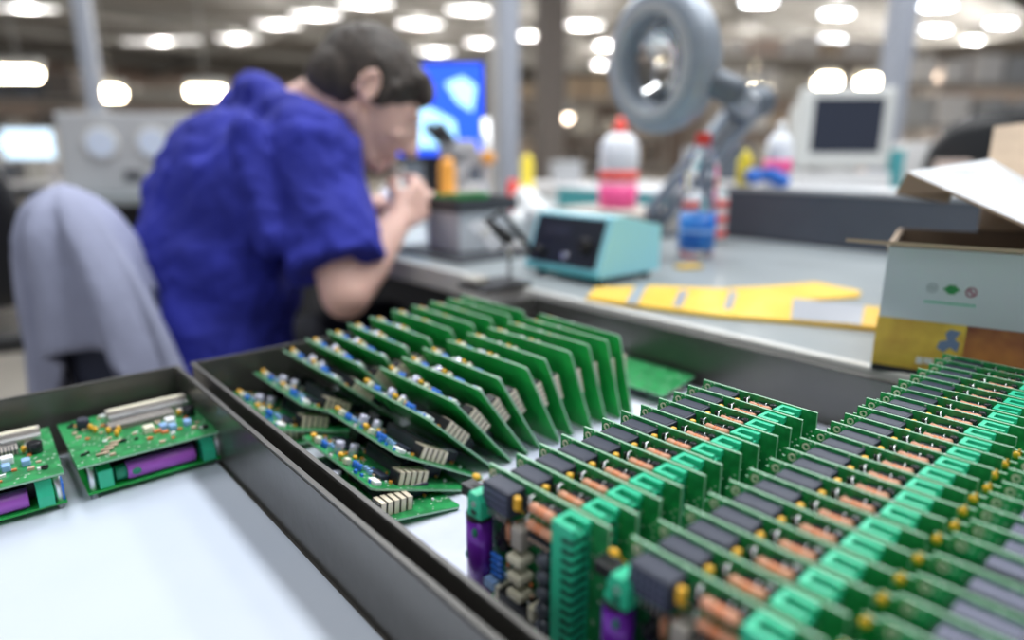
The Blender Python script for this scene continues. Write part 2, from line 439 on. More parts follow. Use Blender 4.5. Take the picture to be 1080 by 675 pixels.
    q.build('screw_terminal',[M_['teal'],M_['silver'],M_['black']],r)
    # black box + yellow disc at the left edge
    if front: q=MB(); q.box(-.0115,-.0005,-.011,-.0025,.0745,.081,0,None,.0006); q.build('black_connector',M_['black'],r)
    if front: q=MB(); q.ball((-.005,-.005,.0850),.0030,.0020,.0019,n=12,m=8); q.tube([(-.003,-.003,.083),(-.003,-.001,.080),(.001,0,.079)],.0004); q.build('yellow_disc_capacitor',M_['yellow'],r)
    if side:
        q=MB(); q.ball((-.0060,.0025,.0860),.0021,.0015,.0024,n=12,m=8); q.tube([(-.0055,.0025,.0885),(-.0055,.0035,.0895),(-.004,.005,.087)],.0004); q.build('yellow_capacitor',M_['yellow'],r)
    # dark component column right of the battery
    q=MB(); rr=random.Random(5)
    for i in range(7):
        z=(54+i*2.7)*mm; x=(14.5+rr.random()*5)*mm
        q.cyl((x,-.003-.004*rr.random(),z),(x+.004,-.006-.004*rr.random(),z+.001),.0016,n=8,ch=.0004)
    B_(q,13,22,-6,0,52,60,0,.4)
    q.build('black_diodes',M_['blackgloss'],r)
    q=MB()
    for i in range(4): q.cyl((.0125,-.009,(.0375+i*.0036)),(.0215,-.009,(.0375+i*.0036)),.0014,n=10,mi=0,ch=.0004)
    q.build('blue_resistors',M_['blue'],r)
    q=MB(); B_(q,10,18,-13,-1,29,34,0,.5); q.build('blue_connector',M_['ltblue'],r)
    q=MB(); B_(q,30.5,38.5,-11.5,0,62,74,0,1.2); q.build('beige_film_capacitor',M_['greybeige'],r)
    for z in (55.5,45,35):
        q=MB(); B_(q,28.5,39,-13,-2,z-2.6,z+2.6,0,1.4); q.tube([(.031,-.004,z*mm),(.031,0,z*mm)],.0004); q.build('cream_capacitor',M_['cream'],r)
    q=MB(); B_(q,20,42,-11,0,16,31,0,.8); q.build('black_module',M_['black'],r)
    q=MB(); B_(q,17.5,20.5,-11.5,-1,24,32,0,.5); B_(q,43,47,-11,-2,26,34,0,.6); q.build('cream_block',M_['cream'],r)
    for i in range(6):
        z=(65-i*9.2)*mm
        q=MB(); q.lathe([(.0040,0),(.0042,.006),(.0044,.0095),(.0036,.0115),(.0015,.0124),(.0002,.0126)],frame((.0535,-.0005,z),(0,-1,0)),16,0); q.build('round_capacitor',M_['capgrey'],r)
    q=MB(); B_(q,41,57,-9,0,69,73.5,0,.5)
    for i in range(5): q.ball(((43+i*3)*mm,-.0093,.0715),.0009,n=8,m=6,mi=1)
    q.build('black_header',[M_['relay'],M_['tan']],r)
    q=MB(); rr=random.Random(9)
    for i in range(26):
        x=rr.uniform(20,49)*mm; z=rr.uniform(30,74)*mm; y=-rr.uniform(2,6)*mm
        k=rr.choice((0,0,1,2,3)); q.cyl((x,y,z),(x+rr.uniform(-.002,.003),y-.001,z+rr.uniform(-.002,.003)),.0009,n=6,mi=k)
    q.build('small_components',[M_['tan'],M_['black'],M_['silver'],M_['orangeband']],r)
    return r
ORD=['nearest','second nearest','third','fourth','fifth','sixth','seventh','eighth','ninth','tenth','eleventh','twelfth','thirteenth','fourteenth','fifteenth','sixteenth','seventeenth','eighteenth','nineteenth','twentieth','twenty-first','twenty-second','twenty-third','twenty-fourth']
rb=make_relay_board(False); rb_side=make_relay_board(True); rb_front=make_relay_board(False,True); first=True; fu=0
rows=[(-.253,[.2035+.01865*i for i in range(12)],'left row of upright boards','upright relay boards, left row',.3),
      (-.157,[.2065+.01955*i for i in range(22)],'middle row of upright boards','upright relay boards, middle row',0.),
      (-.065,[.213,.2345,.253,.272,.293,.316,.3345,.353,.371,.389,.409,.429,.449],'right-hand row of upright boards','upright relay boards, right row',-.2)]
rj=random.Random(11)
for (a,bs,desc,grp,da) in rows:
    for i,b in enumerate(bs):
        if da<-.1: o=rb_side if i==0 else copy_tree(rb_side)
        elif i==0: o=rb_front if fu==0 else copy_tree(rb_front); fu=1
        else: o=rb if first else copy_tree(rb); first=False
        o.location=xy(a+rj.uniform(-.0012,.0012),b,PZ); o.rotation_euler=(0,0,ROTA+math.radians(da+rj.uniform(-.7,.7)))
        far=''
        if i==0: w='green relay board standing at the very front of the %s'%desc
        elif i==len(bs)-1: w='green relay board standing at the far end of the %s'%desc
        else: w='green relay board in the %s, %s from the front'%(desc,['','second'][i] if i==1 else ORD[i])
        tag(o,w,'circuit board',grp)

# ================================================================ LOGIC BOARD (leaning fan)
def make_logic_board(name='logic_board',W_=134,H_=82):
    r=thing(name,'x','circuit board')
    q=MB(); c=7
    pts=[(2,0),(W_-2,0),(W_,2),(W_-12,H_-3),(W_-14.5,H_),(5,H_),(0,H_-6)]
    n=len(pts)
    vs=[(x*mm,0,z*mm) for x,z in pts]+[(x*mm,.0016,z*mm) for x,z in pts]
    q.add(vs,[tuple(range(n))],0); q.add(vs,[tuple(range(2*n-1,n-1,-1))],1); q.add(vs,[(k,n+k,n+(k+1)%n,(k+1)%n) for k in range(n)],2)
    q.build('board_panel',[M_['pcb'],M_['pcbc'],M_['pcbedge']],r)
    f=W_*.93/120
    def bb(name,m,x0,x1,y0,y1,z0,z1,ch=.6):
        q=MB(); B_(q,x0*f,x1*f,y0,y1,z0,z1,0,ch); return q.build(name,m,r)
    q=MB(); B_(q,48*f,99*f,1.6,12.5,38,48,0,.4)
    for i in range(24): B_(q,(49+i*2.05)*f,(49.9+i*2.05)*f,12.4,12.9,38.5,47.5,1); B_(q,(49+i*2.05)*f,(49.9+i*2.05)*f,3,11,47.9,48.4,1)
    q.build('long_black_connector',[M_['connblack'],M_['capgrey']],r)
    q=MB(); B_(q,103*f,114*f,1.6,11,32,60,0,.3)
    for i in range(5): B_(q,102.5*f,114.9*f,1.7,11.8,(33.2+i*5.4),(36.8+i*5.4),1)
    q.build('pin_header',[M_['black'],M_['pinbeige']],r)
    for x,z,s in ((14,77.5,2.8),(60,77,2.7),(66,68,2.0)):
        q=MB(); q.ball((x*f*mm,.006,z*mm),s*mm*1.1,s*mm*.8,s*mm,n=12,m=8); q.tube([(x*f*mm,.004,z*mm),(x*f*mm,.001,z*mm)],.0005,5); q.build('yellow_capacitor',M_['yellow'],r)
    bb('cream_capacitor',M_['cream'],20,25,2,7.5,75,80,1); bb('cream_capacitor',M_['cream'],68,72.5,2,7,74.5,79.5,1)
    for x,z,rr_ in ((29,76,1.8),(33.5,76,1.6),(76,74,1.6),(80,74,1.5),(84,73.5,1.6)):
        q=MB(); q.cyl((x*f*mm,.0016,z*mm),(x*f*mm,.0070,z*mm),rr_*mm,n=12,ch=.0004); q.build('blue_capacitor',M_['blue'],r)
    for x,z in ((81,66),(86,66),(91,67),(29,68),(34,67.5),(39,68)):
        q=MB(); B_(q,x*f,(x+2.4)*f,1.6,5,z,z+3.4,0,.5); q.build('pale_blue_capacitor',M_['ltblue'],r)
    for x,z in ((.044,.070),(.052,.061)):
        q=MB(); q.cyl((x*f,.0016,z),(x*f,.0115,z),.0040,n=16,ch=.0006); q.build('silver_capacitor',M_['lilac'],r)
    bb('dark_chip',M_['relay'],88,104,1.6,5,60,68,.3); bb('dark_chip',M_['relay'],12,40,1.6,5,48,60,.3); bb('black_relay',M_['blackgloss'],8,24,1.6,12,24,42,.8)
    bb('white_label_strip',M_['white'],103,113,1.6,4.5,72,78,.3)
    q=MB(); B_(q,46*f,101*f,1.6,11,10,28,0,.4); 
    for i in range(24): B_(q,(47+i*2.25)*f,(48+i*2.25)*f,10.8,11.4,11,27,1)
    q.build('grey_ribbon_header',[M_['relay'],M_['silver']],r)
    q=MB(); rr=random.Random(13)
    for i in range(80):
        x=rr.uniform(4,112)*f*mm; z=rr.choice((rr.uniform(60,82),rr.uniform(8,82)))*mm
        k=rr.choice((0,1,2,3,4,4)); s=rr.uniform(.8,1.5)*mm
        q.box(x-s,x+s,.0016,.0016+s*1.6,z-s*.8,z+s*.8,k)
    q.build('small_components',[M_['orange'],M_['white'],M_['black'],M_['blue'],M_['tan']],r)
    return r
fb=[.258,.278,.297,.315,.334,.353,.372,.391,.413,.434,.457,.478,.498]
ft=[84,73,61,45,38,33,28,22,18,14,11,8.5,6.5]
lb=make_logic_board(); first=True
for row,(a0,lbl,grp,nn) in enumerate(((-.520,'front leaning fan','leaning logic boards, front fan',13),(-.655,'rear leaning fan','leaning logic boards, rear fan',13))):
    for i in range(nn):
        o=lb if first else copy_tree(lb); first=False
        t=ft[i]; b=fb[i]; zz=PZ+ (0.0 if i else .0015)
        if row==1: b-=.009; t=max(4,t+2 if i<8 else t); zz+=.0015
        aj=a0+rj.uniform(-.002,.002)+((.034,.018,.010,.004)[i] if i<4 else 0)
        if row==1: aj=a0+.001+(.002*(i%2))
        o.location=xy(aj,b,zz)
        o.rotation_euler=(Matrix.Rotation(ROTA+math.radians(rj.uniform(-.8,.8)*(0 if row else 1)),4,'Z')@Matrix.Rotation(math.radians(t),4,'X')).to_euler()
        st='lying almost flat' if i==0 else ('tilted steeply' if t>50 else ('leaning' if t>16 else 'nearly upright'))
        if i==0: w='green logic board %s at the near bottom of the %s'%(st,lbl)
        elif i==nn-1: w='%s logic board at the far end of the %s'%(st,lbl)
        else: w='%s board, %s from near end of %s'%(st.replace('tilted steeply','steeply tilted'),'second' if i==1 else ORD[i],lbl)
        tag(o,w,'circuit board',grp)
# flat board on the paper beyond the rows
o=copy_tree(lb); o.location=xy(-.515,.535,PZ+.0025); o.rotation_euler=(math.radians(-90)+math.pi,0,ROTA)
o.rotation_euler=(Matrix.Rotation(ROTA+math.radians(2),4,'Z')@Matrix.Rotation(math.radians(-90),4,'X')@T(0,0,-.085)).to_euler()
# lying with its solder side up
o.rotation_euler=(Matrix.Rotation(ROTA+math.radians(1),4,'Z')@Matrix.Rotation(math.radians(-90),4,'X')).to_euler(); o.location=xy(-.510,.530,PZ+.0135)
for c in kids(o):
    if c.name.startswith('board_panel'):
        c.data=c.data.copy(); c.data.materials[0]=M_['pcbc']
tag(o,'single green board lying flat on the paper behind the leaning boards','circuit board')

# ================================================================ BOARD SANDWICHES in the left tray
def make_sandwich():
    r=thing('board_sandwich','x','circuit board')
    q=MB(); q.box(0,.100,0,.100,.0045,.0061,0); o=q.build('lower_board',M_['pcb'],r)
    for x,y in ((.004,.004),(.096,.004),(.004,.096),(.096,.096)):
        q=MB(); q.cyl((x,y,0),(x,y,.0285),.0024,n=10); q.build('standoff',M_['silver'],r)
    q=MB(); 
    x0,x1,y0,y1,z0,z1=-.003,.103,-.004,.101,.0285,.0301
    vs=[(x,y,z) for z in (z0,z1) for y in (y0,y1) for x in (x0,x1)]
    q.add(vs,[(4,5,7,6)],1); q.add(vs,[(0,2,3,1)],0); q.add(vs,[(0,1,5,4),(2,6,7,3),(0,4,6,2),(1,3,7,5)],2)
    q.build('upper_board',[M_['pcb'],M_['pcbc'],M_['pcbedge']],r)
    # battery lies along the near right edge between the boards  (local x=A: near edge is x~.09)
    q=MB(); q.cyl((.092,.028,.0135),(.092,.078,.0135),.0074,n=24,ch=.0006); q.cyl((.092,.020,.0135),(.092,.028,.0135),.006,n=16,mi=1); q.ball((.0985,.034,.0135),.0022,.004,.003,n=8,m=6,mi=1)
    q.build('battery',[M_['purplelit'],M_['teald']],r)
    q=MB(); q.prism([(.083,.0061),(.101,.0061),(.101,.014),(.097,.0255),(.086,.0255),(.083,.014)],-.093,-.083,0,R(90,'X')); q.build('screw_terminal',M_['teal'],r)
    q=MB(); q.box(.086,.099,.008,.018,.0061,.021,0,None,.0008); q.build('green_connector',M_['teal'],r)
    q=MB(); q.box(.084,.097,.0955,.0995,.0061,.020); q.build('blue_capacitor',M_['blue'],r)
    for x0,x1 in ((.070,.080),(.040,.062)): q=MB(); q.box(x0,x1,.004,.094,.0061,.026,0,None,.001); q.build('black_relay',M_['black'],r)
    t=.0301
    q=MB(); q.box(.012,.021,.030,.094,t,t+.009,0,None,.0005); q.box(.014,.019,.032,.092,t+.0088,t+.0094,1); q.build('bus_connector',[M_['greybeige'],M_['cream']],r)
    q=MB(); q.box(.021,.027,.030,.094,t,t+.006,0,None,.0003)
    for i in range(28): q.box(.0212,.033,.0312+i*.0022,.0323+i*.0022,t,t+.0066,1)
    q.build('pin_strip',[M_['silver'],M_['silver']],r)
    q=MB(); q.box(.033,.045,.026,.078,t,t+.004,0,None,.0003)
    for i in range(22): q.box(.0325,.0455,.028+i*.0023,.0292+i*.0023,t+.0002,t+.0045,1)
    q.build('dark_header',[M_['relay'],M_['greybeige']],r)
    for p,nm,m,s in (((.050,.088),'round_capacitor','blackgloss',.0052),((.022,.012),'round_capacitor','relay',.0048)):
        q=MB(); q.cyl((p[0],p[1],t),(p[0],p[1],t+.009),s,n=16,ch=.0006); q.build(nm,M_[m],r)
    q=MB(); q.box(.056,.064,.066,.074,t,t+.006,0,None,.001); q.build('white_capacitor',M_['white'],r)
    q=MB(); q.box(.062,.071,.048,.056,t,t+.006,0,None,.001); q.build('cream_capacitor',M_['cream'],r)
    for (x,y) in ((.068,.078),(.064,.060),(.070,.066)): q=MB(); q.box(x,x+.007,y,y+.0055,t,t+.005,0,None,.0008); q.build('blue_capacitor',M_['ltblue'],r)
    for (x,y) in ((.038,.018),(.047,.026),(.050,.033),(.045,.081),(.030,.016),(.058,.030)): q=MB(); q.ball((x,y,t+.003),.0026,.002,.003,n=10,m=6); q.build('yellow_capacitor',M_['yellow'],r)
    q=MB(); rr=random.Random(4)
    for i in range(50):
        x=rr.uniform(.004,.096); y=rr.uniform(.002,.095); s=rr.uniform(.0008,.0017)
        q.box(x-s,x+s,y-s*1.6,y+s*1.6,t,t+s*1.5,rr.choice((0,0,1,2,3)))
    q.build('small_components',[M_['tan'],M_['black'],M_['white'],M_['orangeband']],r)
    for i in range(4): q=MB(); q.cyl((.090-i*.0060,.010+i*.004,t+.0012),(.090-i*.0060,.019+i*.004,t+.0012),.0011,n=8); q.build('tan_resistor',M_['tan'],r)
    return r
sw=make_sandwich(); sw.location=xy(-.648,.0505,PZ); sw.rotation_euler=(0,0,ROTA)
tag(sw,'green board sandwich with violet battery, beside the wall between the trays','circuit board','flat board sandwiches in the left tray')
s2=copy_tree(sw); s2.location=xy(-.650,-.0605,PZ); s2.rotation_euler=(0,0,ROTA+math.radians(-1.5))
tag(s2,'green board sandwich with violet battery, cut by the left edge of the picture','circuit board','flat board sandwiches in the left tray')

# ================================================================ CARDBOARD BOX on the bench
P0=Vector((.344,.592,BZ)); wdir=Vector((.838,-.545,0)).normalized(); ddir=Vector((-wdir.y,wdir.x,0))
box_rz=math.atan2(wdir.y,wdir.x)
cb_=thing('cardboard_box','open white and gold printed cardboard box on the bench corner','box',P0,box_rz)
Wb,Db,Hb=.146,.17,.118; th=.003
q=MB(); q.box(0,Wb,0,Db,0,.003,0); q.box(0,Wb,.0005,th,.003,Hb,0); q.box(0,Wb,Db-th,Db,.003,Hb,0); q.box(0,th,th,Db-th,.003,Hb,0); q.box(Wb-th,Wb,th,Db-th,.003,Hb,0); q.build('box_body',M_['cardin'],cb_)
q=MB(); q.box(-.0005,Wb,-.0006,.0005,.0005,Hb-.001,0); q.box(-.0008,0,0,Db,.0005,Hb-.001,0); q.build('white_outer_liner',M_['cardwhite'],cb_)
q=MB(); q.box(-.0012,.068,-.0014,-.0006,.006,.052,0); q.box(-.0016,-.0008,0,Db,.006,.052,0); q.build('gold_printed_band',M_['gold'],cb_)
q=MB(); q.box(.068,Wb,-.0014,-.0006,.006,.052,0); q.build('maroon_printed_band',M_['maroon'],cb_)
q=MB(); q.box(-.0012,Wb,-.0014,-.0006,.0,.006,0); q.build('dark_base_band',M_['benchdark'],cb_)
q=MB(); q.prism([(.048+(u-.066)*.7,.026+(v-.022)*.8) for u,v in ((.066,.026),(.074,.022),(.080,.028),(.088,.024),(.090,.034),(.084,.038),(.089,.047),(.078,.049),(.073,.044),(.076,.036),(.068,.034))],.0014,.0018,0,R(90,'X')); q.build('blue_figure_print',M_['figblue'],cb_)
q=MB()
for i,(x,w_) in enumerate(((.034,.005),(.040,.007),(.048,.004),(.053,.007),(.061,.004))): q.box(x,x+w_,-.0018,-.0014,.012+(i%2)*.001,.0185,0)
q.build('white_lettering',M_['boxwhite'],cb_)
lx,lz=.052,.083
q=MB(); q.lathe([(.0033,0),(.0042,0),(.0042,.0004),(.0033,.0004),(.0033,0)],T(lx-.0145,-.0006,lz)@R(90,'X'),16,0,True,False); q.box(lx-.0165,lx-.0125,-.001,-.0006,lz-.001,lz+.001); q.build('grey_round_mark',M_['logogrey'],cb_)
q=MB(); q.prism([(lx+u*.8,lz+v*.8) for u,v in ((-.0085,0),(-.005,.0022),(-.003,.0048),(.003,.0048),(.005,.0022),(.0085,0),(.005,-.0022),(.003,-.0052),(-.003,-.0052),(-.005,-.0022))],.0006,.001,0,R(90,'X')); q.build('green_diamond_mark',M_['logogreen'],cb_)
q=MB(); q.lathe([(.0030,0),(.0044,0),(.0044,.0004),(.0030,.0004),(.0030,0)],T(lx+.0145,-.0006,lz-.001)@R(90,'X'),16,0,True,False); q.box(-.0042,.0042,-.0004,0,-.0009,.0009,0,T(lx+.0145,-.0006,lz-.001)@R(45,'Y')); q.build('pink_round_mark',M_['logopink'],cb_)
q=MB()
rr=random.Random(2); x=lx-.019
while x<lx+.019:
    w_=rr.uniform(.0008,.0022); q.box(x,x+w_,-.001,-.0006,lz-.0135,lz-.0115-rr.random()*.0006); x+=w_+.0006
q.build('green_caption_line',M_['teal'],cb_)
# flaps
def flap(name,pts,th,mats):
    q=MB(); pts=[Vector(p) for p in pts]; nrm=(pts[1]-pts[0]).cross(pts[2]-pts[0]).normalized()*th; n=len(pts)
    vs=[tuple(p) for p in pts]+[tuple(p+nrm) for p in pts]
    q.add(vs,[tuple(range(n))],0); q.add(vs,[tuple(range(2*n-1,n-1,-1))],1); q.add(vs,[(k,n+k,n+(k+1)%n,(k+1)%n) for k in range(n)],2)
    return q.build(name,mats,cb_)
def L(P): # world -> box local
    return cb_mat.inverted()@Vector(P)
cb_mat=Matrix.Translation(P0)@Matrix.Rotation(box_rz,4,'Z')
# front and left flaps folded out almost level, seen nearly edge-on
flap('front_flap',[(-.034,-.024,Hb+.0040),(.02,-.050,Hb+.0068),(Wb,-.055,Hb+.0075),(Wb,0,Hb),(0,0,Hb)],.0028,[M_['card'],M_['cardwhite'],M_['card']])
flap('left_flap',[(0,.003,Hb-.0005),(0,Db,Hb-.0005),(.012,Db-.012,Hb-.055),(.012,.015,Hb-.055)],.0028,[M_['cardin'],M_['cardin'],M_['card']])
A1=L(atd(957,181,.72)); A3=L(atd(1045,168,.77)); A5=Vector((Wb,.004,Hb+.001))
n_=(A3-A1).cross(A5-A1).normalized()
def proj_plane(p): return p-n_*(p-A1).dot(n_)
A4=Vector((Wb,Db*.97,Hb+.001)); A6=L(atd(1112,206,.79))
ns=n_ if n_.dot(L((0,0,CAMZ))-A1)>0 else -n_
q=MB(); lp=[A1,A5,A4,A6,A3]; vs=[tuple(p-ns*.003) for p in lp]+[tuple(p) for p in lp]
for t3 in ((0,1,4),(4,1,3),(3,1,2)): q.add(vs,[t3],0)
for t3 in ((5,6,9),(9,6,8),(8,6,7)): q.add(vs,[t3[::-1]],1)
q.add(vs,[(k,5+k,5+(k+1)%5,(k+1)%5) for k in range(5)],2)
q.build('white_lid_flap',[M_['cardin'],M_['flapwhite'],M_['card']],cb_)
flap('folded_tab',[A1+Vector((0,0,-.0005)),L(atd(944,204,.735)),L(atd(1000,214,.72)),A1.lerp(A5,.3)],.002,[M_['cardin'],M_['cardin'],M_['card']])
flap('rear_flap',[(Wb*.48,Db,Hb),(Wb,Db,Hb),L(atd(1165,122,.93)),L(atd(1048,136,.93))],.003,[M_['card'],M_['card'],M_['cardin']])
q=MB(); e1_=(A3-A1).normalized(); e2_=(n_.cross(e1_)).normalized()
if e2_.dot(A5-A1)<0: e2_=-e2_
rr=random.Random(6)
sg=1 if n_.dot(L((0,0,CAMZ))-A1)>0 else -1
fm=Matrix((e1_,e2_,n_*sg)).transposed().to_4x4(); fm.translation=A1
for k in range(3):
    for i in range(7):
        x0_=.040+i*.0050+k*.003; y0_=.016+k*.007
        q.box(x0_,x0_+rr.uniform(.003,.006),y0_,y0_+.0028,.0001,.0005,0,fm)
q.build('faint_print',M_['lilac'],cb_)

# ================================================================ YELLOW STRIPS on bench
def strip(name,label,pts,th,segs,cat='tape strip'):
    # pts: left edge and right edge pairs on the bench, segs: foil bars along it
    t=thing(name,label,cat,(0,0,0),0,'yellow component strips on the bench')
    q=MB(); n=len(pts); vs=[]
    for (l,r_) in pts:
        for p,z in ((l,BZ+.0005),(r_,BZ+.0005),(r_,BZ+th),(l,BZ+th)): vs.append((p[0],p[1],z))
    fs=[(0,1,2,3),tuple((n-1)*4+k for k in (3,2,1,0))]
    for i in range(n-1):
        for k in range(4):
            k2=(k+1)%4; fs.append((i*4+k,i*4+k2,(i+1)*4+k2,(i+1)*4+k))
    q.add(vs,fs); q.build('strip_body',M_['tape'],t)
    for (u0,u1,e0,e1) in segs:
        def at(u,e):
            k=min(int(u*(n-1)),n-2); f=u*(n-1)-k
            l=Vector(pts[k][0]).lerp(Vector(pts[k+1][0]),f); r_=Vector(pts[k][1]).lerp(Vector(pts[k+1][1]),f); return l.lerp(r_,e)
        q=MB(); a=[at(u0,e0),at(u1,e0),at(u1,e1),at(u0,e1)]
        q.add([(p.x,p.y,BZ+th+.0001) for p in a]+[(p.x,p.y,BZ+th+.0008) for p in a],[(3,2,1,0),(4,5,6,7),(0,1,5,4),(1,2,6,5),(2,3,7,6),(3,0,4,7)])
        q.build('foil_patch',M_['foil'],t)
    return t
def pz(x,y): p=atz(x,y,BZ); return (p.x,p.y,0)
strip('tape_strip','long yellow strip with grey foil patches along the bench edge',[(pz(618,318),pz(628,307)),(pz(680,327),pz(690,305)),(pz(760,337),pz(770,309)),(pz(840,343),pz(842,320)),(pz(935,351),pz(940,330))],.006,[(.17,.22,0,1),(.34,.37,.1,.8),(.50,.53,.2,.9),(.73,.93,.02,.98)])
strip('tape_strip','short yellow strip lying behind the long foil-patched strip',[(pz(745,311),pz(775,306)),(pz(800,318),pz(815,304)),(pz(850,319),pz(860,300)),(pz(905,315),pz(908,310))],.004,[])
q=MB(); pA=atz(712,288,BZ);pB=atz(745,280,BZ)
q.box(-.022,.022,-.012,.012,.0005,.006,0,None,.001); tag(q.build('yellow_label_pad',M_['tape'],None,(atz(726,283,BZ).x,atz(726,283,BZ).y,BZ),.3),'small yellow pad lying in front of the water bottle','pad')

# ================================================================ SOLDERING STATION
st=thing('soldering_station','turquoise soldering station with black sloping control panel','soldering station',xy(-.822,.745,BZ),ROTA)
prof=[(0,.012),(.150,.010),(.150,.085),(.060,.103),(.030,.103),(.0,.018)]
q=MB(); q.prism([(y,z) for y,z in prof],0,.168,0,Matrix(((0,0,1,0),(1,0,0,0),(0,1,0,0),(0,0,0,1)))); q.build('housing',M_['turq'],st)
fr=frame((.084,.015,.060),(0,-.943,.333),(1,0,0))
q=MB(); q.box(-.076,.072,-.038,.040,-.001,.0025,0,fr); q.build('control_panel',M_['panelblk'],st)
q=MB(); q.cyl(fr@Vector((.045,-.004,.0025)),fr@Vector((.045,-.004,.016)),.013,.011,n=20,ch=.001); q.build('knob',M_['black'],st)
q=MB(); q.box(-.055,.005,.006,.026,.0025,.0035,0,fr); q.build('display',M_['relay'],st)
q=MB(); q.cyl(fr@Vector((-.050,-.022,.0025)),fr@Vector((-.050,-.022,.020)),.008,.007,n=14); q.build('cable_plug',M_['black'],st); q=MB(); q.cyl(fr@Vector((.005,-.024,.0025)),fr@Vector((.005,-.024,.005)),.006,n=12,mi=1); q.build('socket',[M_['black'],M_['silver']],st)
q=MB(); q.box(.002,.166,-.004,.006,.010,.020,0,None,.002); q.build('front_lip',M_['turqd'],st)
for x,y in ((.02,.02),(.15,.02),(.02,.135),(.15,.135)):
    q=MB(); q.cyl((x,y,0),(x,y,.013),.008,n=12); q.build('rubber_foot',M_['black'],st)
# iron stand with iron and cable
hp=atz(522,303,BZ)
ih=thing('soldering_iron_stand','small metal iron stand with spring holder beside the turquoise station','stand',(hp.x,hp.y,BZ),ROTA)
q=MB(); q.box(-.035,.035,-.045,.045,0,.008,0,None,.002); q.build('base',M_['black'],ih)
q=MB(); q.tube([(.0,.03,.008),(0,.03,.05),(0,.01,.075)],.003); q.tube([(.012*math.cos(t*.8),.012*math.sin(t*.8)*.6+(.01-t*.0012),.055+t*.0012+.006*math.sin(t*.8)) for t in range(40)],.0016,5); q.build('spring_holder',M_['silver'],ih)
q=MB(); q.box(-.03,.0,-.04,-.01,.008,.018,0,None,.003); q.build('cleaning_sponge',M_['beige'],ih)
q=MB(); hb=Vector((hp.x,hp.y,BZ)); e=xy(-.80,.735,BZ+.035)
q.tube([hb+Vector((-.012,0,.10)),hb+Vector((.01,-.0,.115)),hb+Vector((.035,.0,.085)),hb+Vector((.055,.02,.055)),e+Vector((-.012,-.018,0)),e],[.004,.0045,.004,.004,.0035,.0035],8); 
q.cap(hb+Vector((-.012,0,.10)),hb+Vector((.02,.0,.075)),.007,.009)
tag(q.build('soldering_iron',M_['black'],None),'black soldering iron and cable leading to the turquoise station','soldering iron')

# ================================================================ GREY CRATE, DARK TRAY, MAT
mc=xy(-1.085,.80,BZ)
q=MB(); q.box(-1.22,-.955,.705,.925,BZ+.0002,BZ+.006,0,None,.001); tag(q.build('rubber_mat',M_['esdmat'],None,(0,0,0),ROTA),'dark rubber mat under the grey crate by the hands of the worker','mat')
gz=BZ+.006
P=atz(485,268,gz); ca,cb2=toab(P)
gc=thing('component_crate','light grey ribbed crate on the dark mat','crate',P,ROTA)
q=MB(); q.box(-.115,0,0,.125,0,.078,0,None,.004); q.box(-.118,.003,-.003,.128,.070,.080,0,None,.002); q.build('crate_body',M_['greybox'],gc)
for i in range(3):
    q=MB(); q.box(-.117+.0,.0015,.025+i*.036,.028+i*.036,.006,.068,0); q.build('rib',M_['greybox'],gc)
q=MB(); q.box(.0,.005,.048,.078,.028,.050,0,None,.001); q.build('handle',M_['beige'],gc)
tz=gz+.0805
dt=thing('parts_tray','dark shallow tray with small green boards, on top of the grey crate','tray',P+Vector((0,0,.0805)),ROTA)
q=MB(); q.box(-.12,.005,-.005,.145,0,.004); q.box(-.12,.005,-.005,-.001,.004,.026); q.box(-.12,.005,.141,.145,.004,.026); q.box(-.12,-.116,-.001,.141,.004,.026); q.box(.001,.005,-.001,.141,.004,.026); q.build('tray_body',M_['esdmat'],dt)
for i in range(4):
    q=MB(); q.box(-.10,-.015-.01*i,.008+i*.033,.011+i*.033,.0,.028,0,None)
    o=q.build('small_green_board',M_['pcb'],None,P+Vector((0,0,.0805+.0042)),ROTA)
    tag(o,'small green board, %s in the dark tray on the grey crate'%['nearest','second','third','farthest'][i],'circuit board','small green boards in the dark tray')
# white bag beside the crate
wb=atz(560,262,BZ)
q=MB()
for i in range(11):
    rr=random.Random(i+30); q.ball((rr.uniform(-.035,.035),rr.uniform(-.03,.03),rr.uniform(.03,.10)),rr.uniform(.022,.032),rr.uniform(.022,.03),rr.uniform(.022,.035),n=12,m=8)
o=q.build('plastic_bag',M_['white'],None,(wb.x,wb.y,BZ)); m=o.modifiers.new('r','REMESH'); m.mode='VOXEL'; m.voxel_size=.006; tag(o,'crumpled white plastic bag between the grey crate and the turquoise station','bag')

# ================================================================ MICROSCOPE in front of the worker
mp=atz(492,232,BZ)
ms=thing('stereo_microscope','pale stereo microscope with orange knobs behind the grey crate','microscope',(mp.x,mp.y,BZ),ROTA)
q=MB(); q.box(-.08,.08,-.09,.10,0,.02,0,None,.004); q.build('base',M_['boxwhite'],ms)
q=MB(); q.cyl((0,.08,.02),(0,.08,.30),.014,n=16); q.build('column',M_['silver'],ms)
q=MB(); q.box(-.03,.03,-.03,.10,.16,.205,0,None,.008); q.cyl((0,-.03,.10),(0,-.03,.17),.026,.034,n=20,ch=.002); q.box(-.04,.04,-.075,.02,.19,.235,0,None,.01); q.build('head',M_['palepanel'],ms)
for s in (-1,1):
    q=MB(); q.cyl((s*.024,-.06,.225),(s*.028,-.115,.275),.014,.016,n=16,ch=.002); q.build('eyepiece',M_['black'],ms)
    q=MB(); q.cyl((s*.03,.05,.185),(s*.062,.05,.185),.018,n=16,ch=.003); q.build('focus_knob',M_['orange'],ms)

